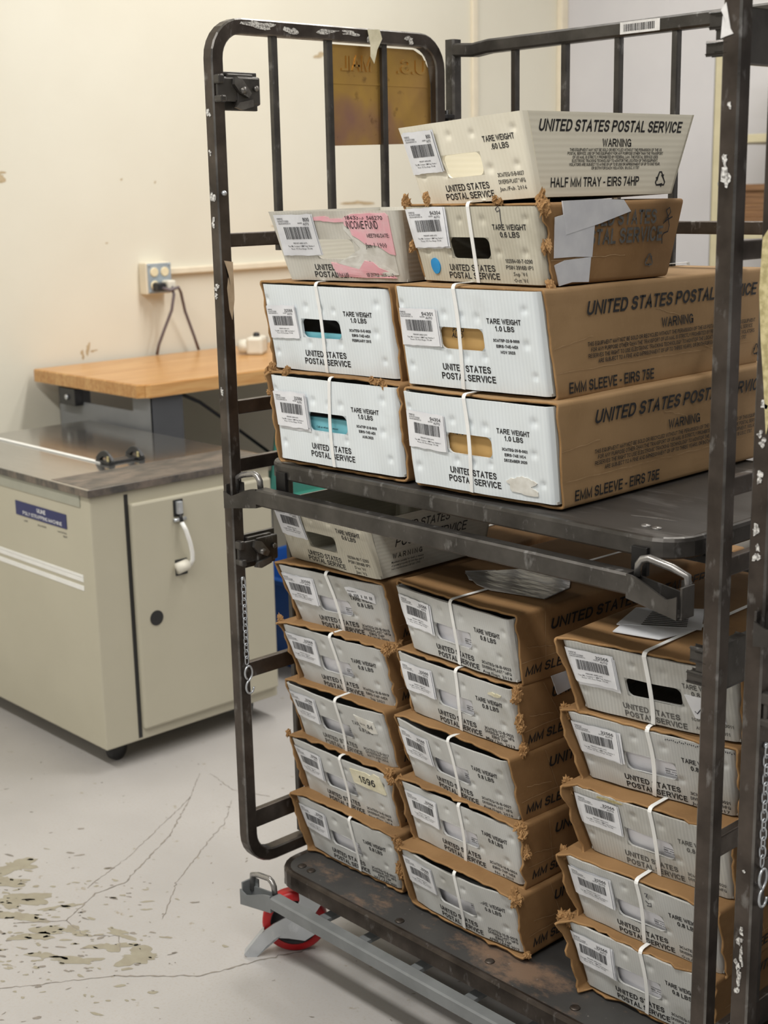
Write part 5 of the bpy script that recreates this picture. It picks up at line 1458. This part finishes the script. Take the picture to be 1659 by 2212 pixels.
def pedestal(y0, y1):
    m = MB(); x0, x1 = -2.845, -2.30
    t = .004
    # end panel with a rectangular opening near the top
    ox0, ox1, oz0, oz1 = -2.74, -2.40, .805, .850
    fn = lambda a, b, q=0.0: (a, y0 - q, b)
    for (a0, b0, a1, b1) in ((x0, 0, x1, oz0), (x0, oz1, x1, .857), (x0, oz0, ox0, oz1), (ox1, oz0, x1, oz1)):
        m.box(a0, y0, b0, a1, y0 + t, b1, 0)
    m.box(x1 - .002, y0, 0, x1, y1, .857, 1); m.box(x0, y0, 0, x0 + .002, y1, .857, 0)
    return m.build('pedestal', ['bench_steel', 'bench_steel_dark'], wb)
pd = pedestal(.832, .95); pedestal(2.15, 2.27)
m = MB(); m.box(-2.79, .800, .795, -2.69, .833, .852, 0, .003); m.lathe([(.009, 0), (.009, .006), (.006, .008)], (-2.735, .800, .822), (0, -1, 0), 1, 12); m.build('switch_box', ['black_plastic', 'zinc'], pd)
cdm = MB(); cdm.tube([(-2.40, .98, .855), (-2.42, 1.10, .80), (-2.44, 1.22, .72), (-2.44, 1.38, .60), (-2.45, 1.5, .50), (-2.5, 1.6, .3), (-2.55, 1.65, .01)], .006, 0, 8); tag(cdm.build('power_cord', ['black_plastic']), 'black cord hanging slanted below the workbench', 'power cord')
# device on the bench
dv = empty('label_dispenser', (-2.66, 1.53, .9), math.radians(-50)); tag(dv, 'small off-white and black dispenser standing on the wooden bench', 'dispenser')
m = MB(); m.box(-.045, -.03, 0, .045, .03, .062, 0, .010); m.lathe([(.0235, -.005), (.026, 0), (.024, .030)], (.015, -.03, .028), (0, -1, 0), 0, 20)
m.build('body', ['device_white'], dv)
m = MB(); m.lathe([(.017, .0), (.017, .002)], (.015, -.0605, .028), (0, -1, 0), 0, 20, False); m.build('opening', ['black_plastic'], dv)
m = MB(); m.lathe([(.012, 0), (.012, .010), (.008, .016)], (0, 0, .060), (0, 0, 1), 0, 16); m.build('knob', ['black_plastic'], dv)
m = MB(); m.box(-.068, -.024, .006, -.044, .026, .055, 0, .004); m.build('side_cap', ['black_plastic'], dv)

# strapping machine
mx0, mx1, my0, my1 = -2.62, -1.690, .234, .800
sm = empty('strapping_machine', (0, 0, 0)); tag(sm, 'cream cabinet strapping machine with stainless table top left of the cart', 'machine')
m = MB()
m.box(mx0, my0, .062, mx1, my1, .735, 0, .004)
m.build('cabinet', ['machine_cream'], sm)
m = MB(); m.box(mx0, my0 - .003, .703, mx1 - .045, my0 + .002, .733, 0); m.build('recess_band', ['machine_band'], sm)
m = MB(); m.box(mx1 - .01, .345, .092, mx1 + .014, .795, .700, 0, .006)
dr = m.build('side_door', ['machine_cream'], sm)
m = MB(); m.box(mx1 - .002, .332, .07, mx1 + .0012, .343, .725, 0); m.build('seam', ['machine_dark'], sm)
xd = mx1 + .014
m = MB(); m.box(xd - .002, .470, .645, xd + .002, .500, .690, 1, .001); m.box(xd, .476, .652, xd + .012, .494, .686, 0, .003); m.tube([(xd + .004, .468, .637), (xd + .004, .505, .637)], .005, 0, 8); m.tube([(xd + .004, .486, .655), (xd + .012, .487, .632)], .005, 1, 8)
m.build('latch', ['zinc', 'machine_dark'], dr)
m = MB(); m.tube([(xd + .010, .487, .630), (xd + .020, .492, .61), (xd + .020, .503, .575), (xd + .018, .510, .545), (xd + .016, .511, .525), (xd + .010, .505, .510)], .006, 0, 10); m.build('cord', ['stripe_white'], dr)
m = MB(); m.box(xd - .002, .466, .487, xd + .002, .504, .530, 1, .001); m.tube([(xd + .008, .466, .508), (xd + .008, .500, .514)], .015, 0, 14); m.build('cord_knob', ['device_white', 'machine_dark'], dr)
m = MB(); m.lathe([(.020, 0), (.020, .0015)], (xd, .400, .388), (1, 0, 0), 0, 28, False); m.build('round_hole', ['machine_dark'], dr)
fm = lambda a, b, q=0.0: (a, my0 - .0006 - q, b)
m = MB(); m.plate([(-2.068, .634), (-1.808, .634), (-1.808, .672), (-2.068, .672)], fm, .0015, 0)
m.text('ULINE', fm, -1.932, .661, .011, 1, width=.044, off=.002, bold=.02); m.text('POLY STRAPPING MACHINE', fm, -1.930, .644, .0095, 1, width=.20, off=.002, bold=.01)
sg = m.build('sign', ['sign_blue', 'white_print'], sm); sg['label'] = 'dark blue name sign with white capitals'
m = MB()
for s, a, b, w in (('LINE', -2.02, .622, .02), ('DELAYED RET', -1.935, .621, .045), ('MAIN SWITCH', -1.835, .621, .045), ('RESET', -1.82, .612, .02)): m.text(s, fm, a, b, .0045, 0, width=w, off=.0004, res=1)
m.build('small_print', ['print_grey'], sm)
for z, hh in ((.521, .0035), (.511, .0055), (.489, .0065)):
    m = MB(); m.box(mx0 + .02, my0 - .0015, z - hh, mx1 - .055, my0 + .001, z + hh, 0, .0005); m.build('stripe', ['stripe_white'], sm)
m = MB(); m.box(mx0 - .01, my0 - .010, .735, mx1 + .010, my1 + .012, .7535, 1, .001); m.box(mx0 - .01, my0 - .010, .7535, mx1 + .010, my1 + .012, .755, 0)
tt = m.build('table_top', ['stainless', 'worn_metal'], sm)
m = MB(); m.box(mx1 - .18, my0 + .0, .7548, mx1 + .004, my1 + .005, .7556, 0); m.build('worn_strip', ['worn_metal'], tt)
m = MB(); m.sweep([(mx0, .44, .757), (-1.96, .44, .757)], rect(.004, .012, .001), (0, 0, 1), 0); m.build('strap_track', ['stripe_white'], tt)
for y in (.435, .530):
    m = MB(); m.box(-1.985, y, .7555, -1.915, y + .020, .764, 0, .002)
    m.sweep([(-1.985 + .07 * i / 8, y + .010, .762 + .020 * math.sin(math.pi * i / 8)) for i in range(9)], rect(.010, .018, .002), (0, 1, 0), 0)
    m.box(-1.93, y + .002, .762, -1.922, y + .010, .778, 1, .001)
    m.build('guide', ['black_plastic', 'adhesive'], tt)
m = MB(); m.box(-1.972, .44, .7555, -1.93, .55, .762, 0, .002); m.build('guide', ['black_plastic'], tt)
for x, y in ((mx0 + .08, my0 + .09), (mx1 - .07, my0 + .07), (mx0 + .08, my1 - .09), (mx1 - .07, my1 - .07)):
    m = MB(); m.lathe([(.010, -.014), (.028, -.014), (.031, -.009), (.031, .009), (.028, .014), (.010, .014)], (x, y, .031), (1, .3, 0), 0, 24); m.box(x - .022, y - .022, .050, x + .022, y + .022, .064, 0, .002); m.build('caster', ['machine_dark'], sm)

# things under and behind the bench
tc = empty('chair', (-2.57, 1.53, 0), math.radians(-90)); tag(tc, 'teal plastic chair tucked under the workbench behind the cart', 'chair')
m = MB()
def bk(u, v):
    return (u * .21 * (1 - .10 * v * v), .18 + .03 * u * u + .05 * v, .44 + .34 * v)
pts = lin(-1, 1, 12)
def shape(u, v):
    e = max(0, abs(u) - .75) / .25
    p = bk(u, v * (1 - .18 * e * e)); return p
m.grid_fn(pts, lin(0, 1, 6), shape, 0, True); m.grid_fn(pts[::-1], lin(0, 1, 6), lambda u, v: (shape(u, v)[0], shape(u, v)[1] + .006, shape(u, v)[2]), 0, True)
m.build('backrest', ['teal_plastic'], tc)
m = MB(); m.box(-.21, -.20, .425, .21, .20, .445, 0, .009); m.build('seat', ['teal_plastic'], tc)
for x, y in ((-.17, -.16), (.17, -.16), (-.17, .16), (.17, .16)):
    m = MB(); m.tube([(x, y, .43), (x * 1.15, y * 1.15, 0.006)], .012, 0, 10); m.build('leg', ['bench_steel_dark'], tc)
tb = empty('storage_tub', (-2.04, 1.34, 0), math.radians(4)); tag(tb, 'blue plastic tub on the floor behind the strapping machine', 'tub')
m = MB()
P0, P1 = rrect(-.20, -.26, .20, .26, .04), rrect(-.235, -.30, .235, .30, .05); Pi = rrect(-.225, -.29, .225, .29, .045); Pb = rrect(-.19, -.25, .19, .25, .035)
k = len(P0); vs = [(a, b, .002) for a, b in P0] + [(a, b, .30) for a, b in P1] + [(a, b, .30) for a, b in Pi] + [(a, b, .01) for a, b in Pb]
m.add(vs, [tuple(range(k - 1, -1, -1)), tuple(3 * k + i for i in range(k))] + [(j * k + i, j * k + (i + 1) % k, (j + 1) * k + (i + 1) % k, (j + 1) * k + i) for j in range(3) for i in range(k)], 0)
m.build('bin', ['blue_plastic'], tb)
m = MB(); m.sweep([(a * 1.02, b * 1.02, .292) for a, b in P1], rect(.016, .012, .002), (0, 0, 1), 0, closed=True); m.build('rim', ['blue_plastic'], tb)

# shelving at the back
sv = empty('shelving_unit', (-1.79, 3.03, 0)); tag(sv, 'tan metal shelving unit against the far back wall', 'shelving')
for x in (0, 1.16):
    for y in (0, .42):
        m = MB(); m.box(x, y, 0, x + .045, y + .003, 1.945, 0); m.box(x, y, 0, x + .003, y + .04, 1.945, 0)
        m.build('post', ['shelving_tan'], sv)
for z in (.15, .72, 1.285, 1.63, 1.92):
    m = MB(); m.box(0.004, .004, z - .03, 1.20, .455, z, 0, .002); m.build('shelf', ['shelving_tan'], sv)
rk = random.Random(6)
for i in range(7):
    m = MB(); z = 1.2852 + i * .024; dx = rk.uniform(-.012, .012)
    m.box(-1.70 + dx, 3.06 + rk.uniform(0, .02), z, -1.25 + dx, 3.40, z + .0235, 0, .002)
    o = m.build('cardboard_sheet', ['brown_stock']); tag(o, 'flat brown cardboard sheet in the stack on the back shelving', 'cardboard', 'flat cardboard stack on the back shelving')
m = MB(); m.box(-1.76, 3.08, .7202, -1.35, 3.40, 1.02, 0, .004); tag(m.build('storage_box', ['dark_stock']), 'dark box on the back shelving below the cardboard stack', 'box')
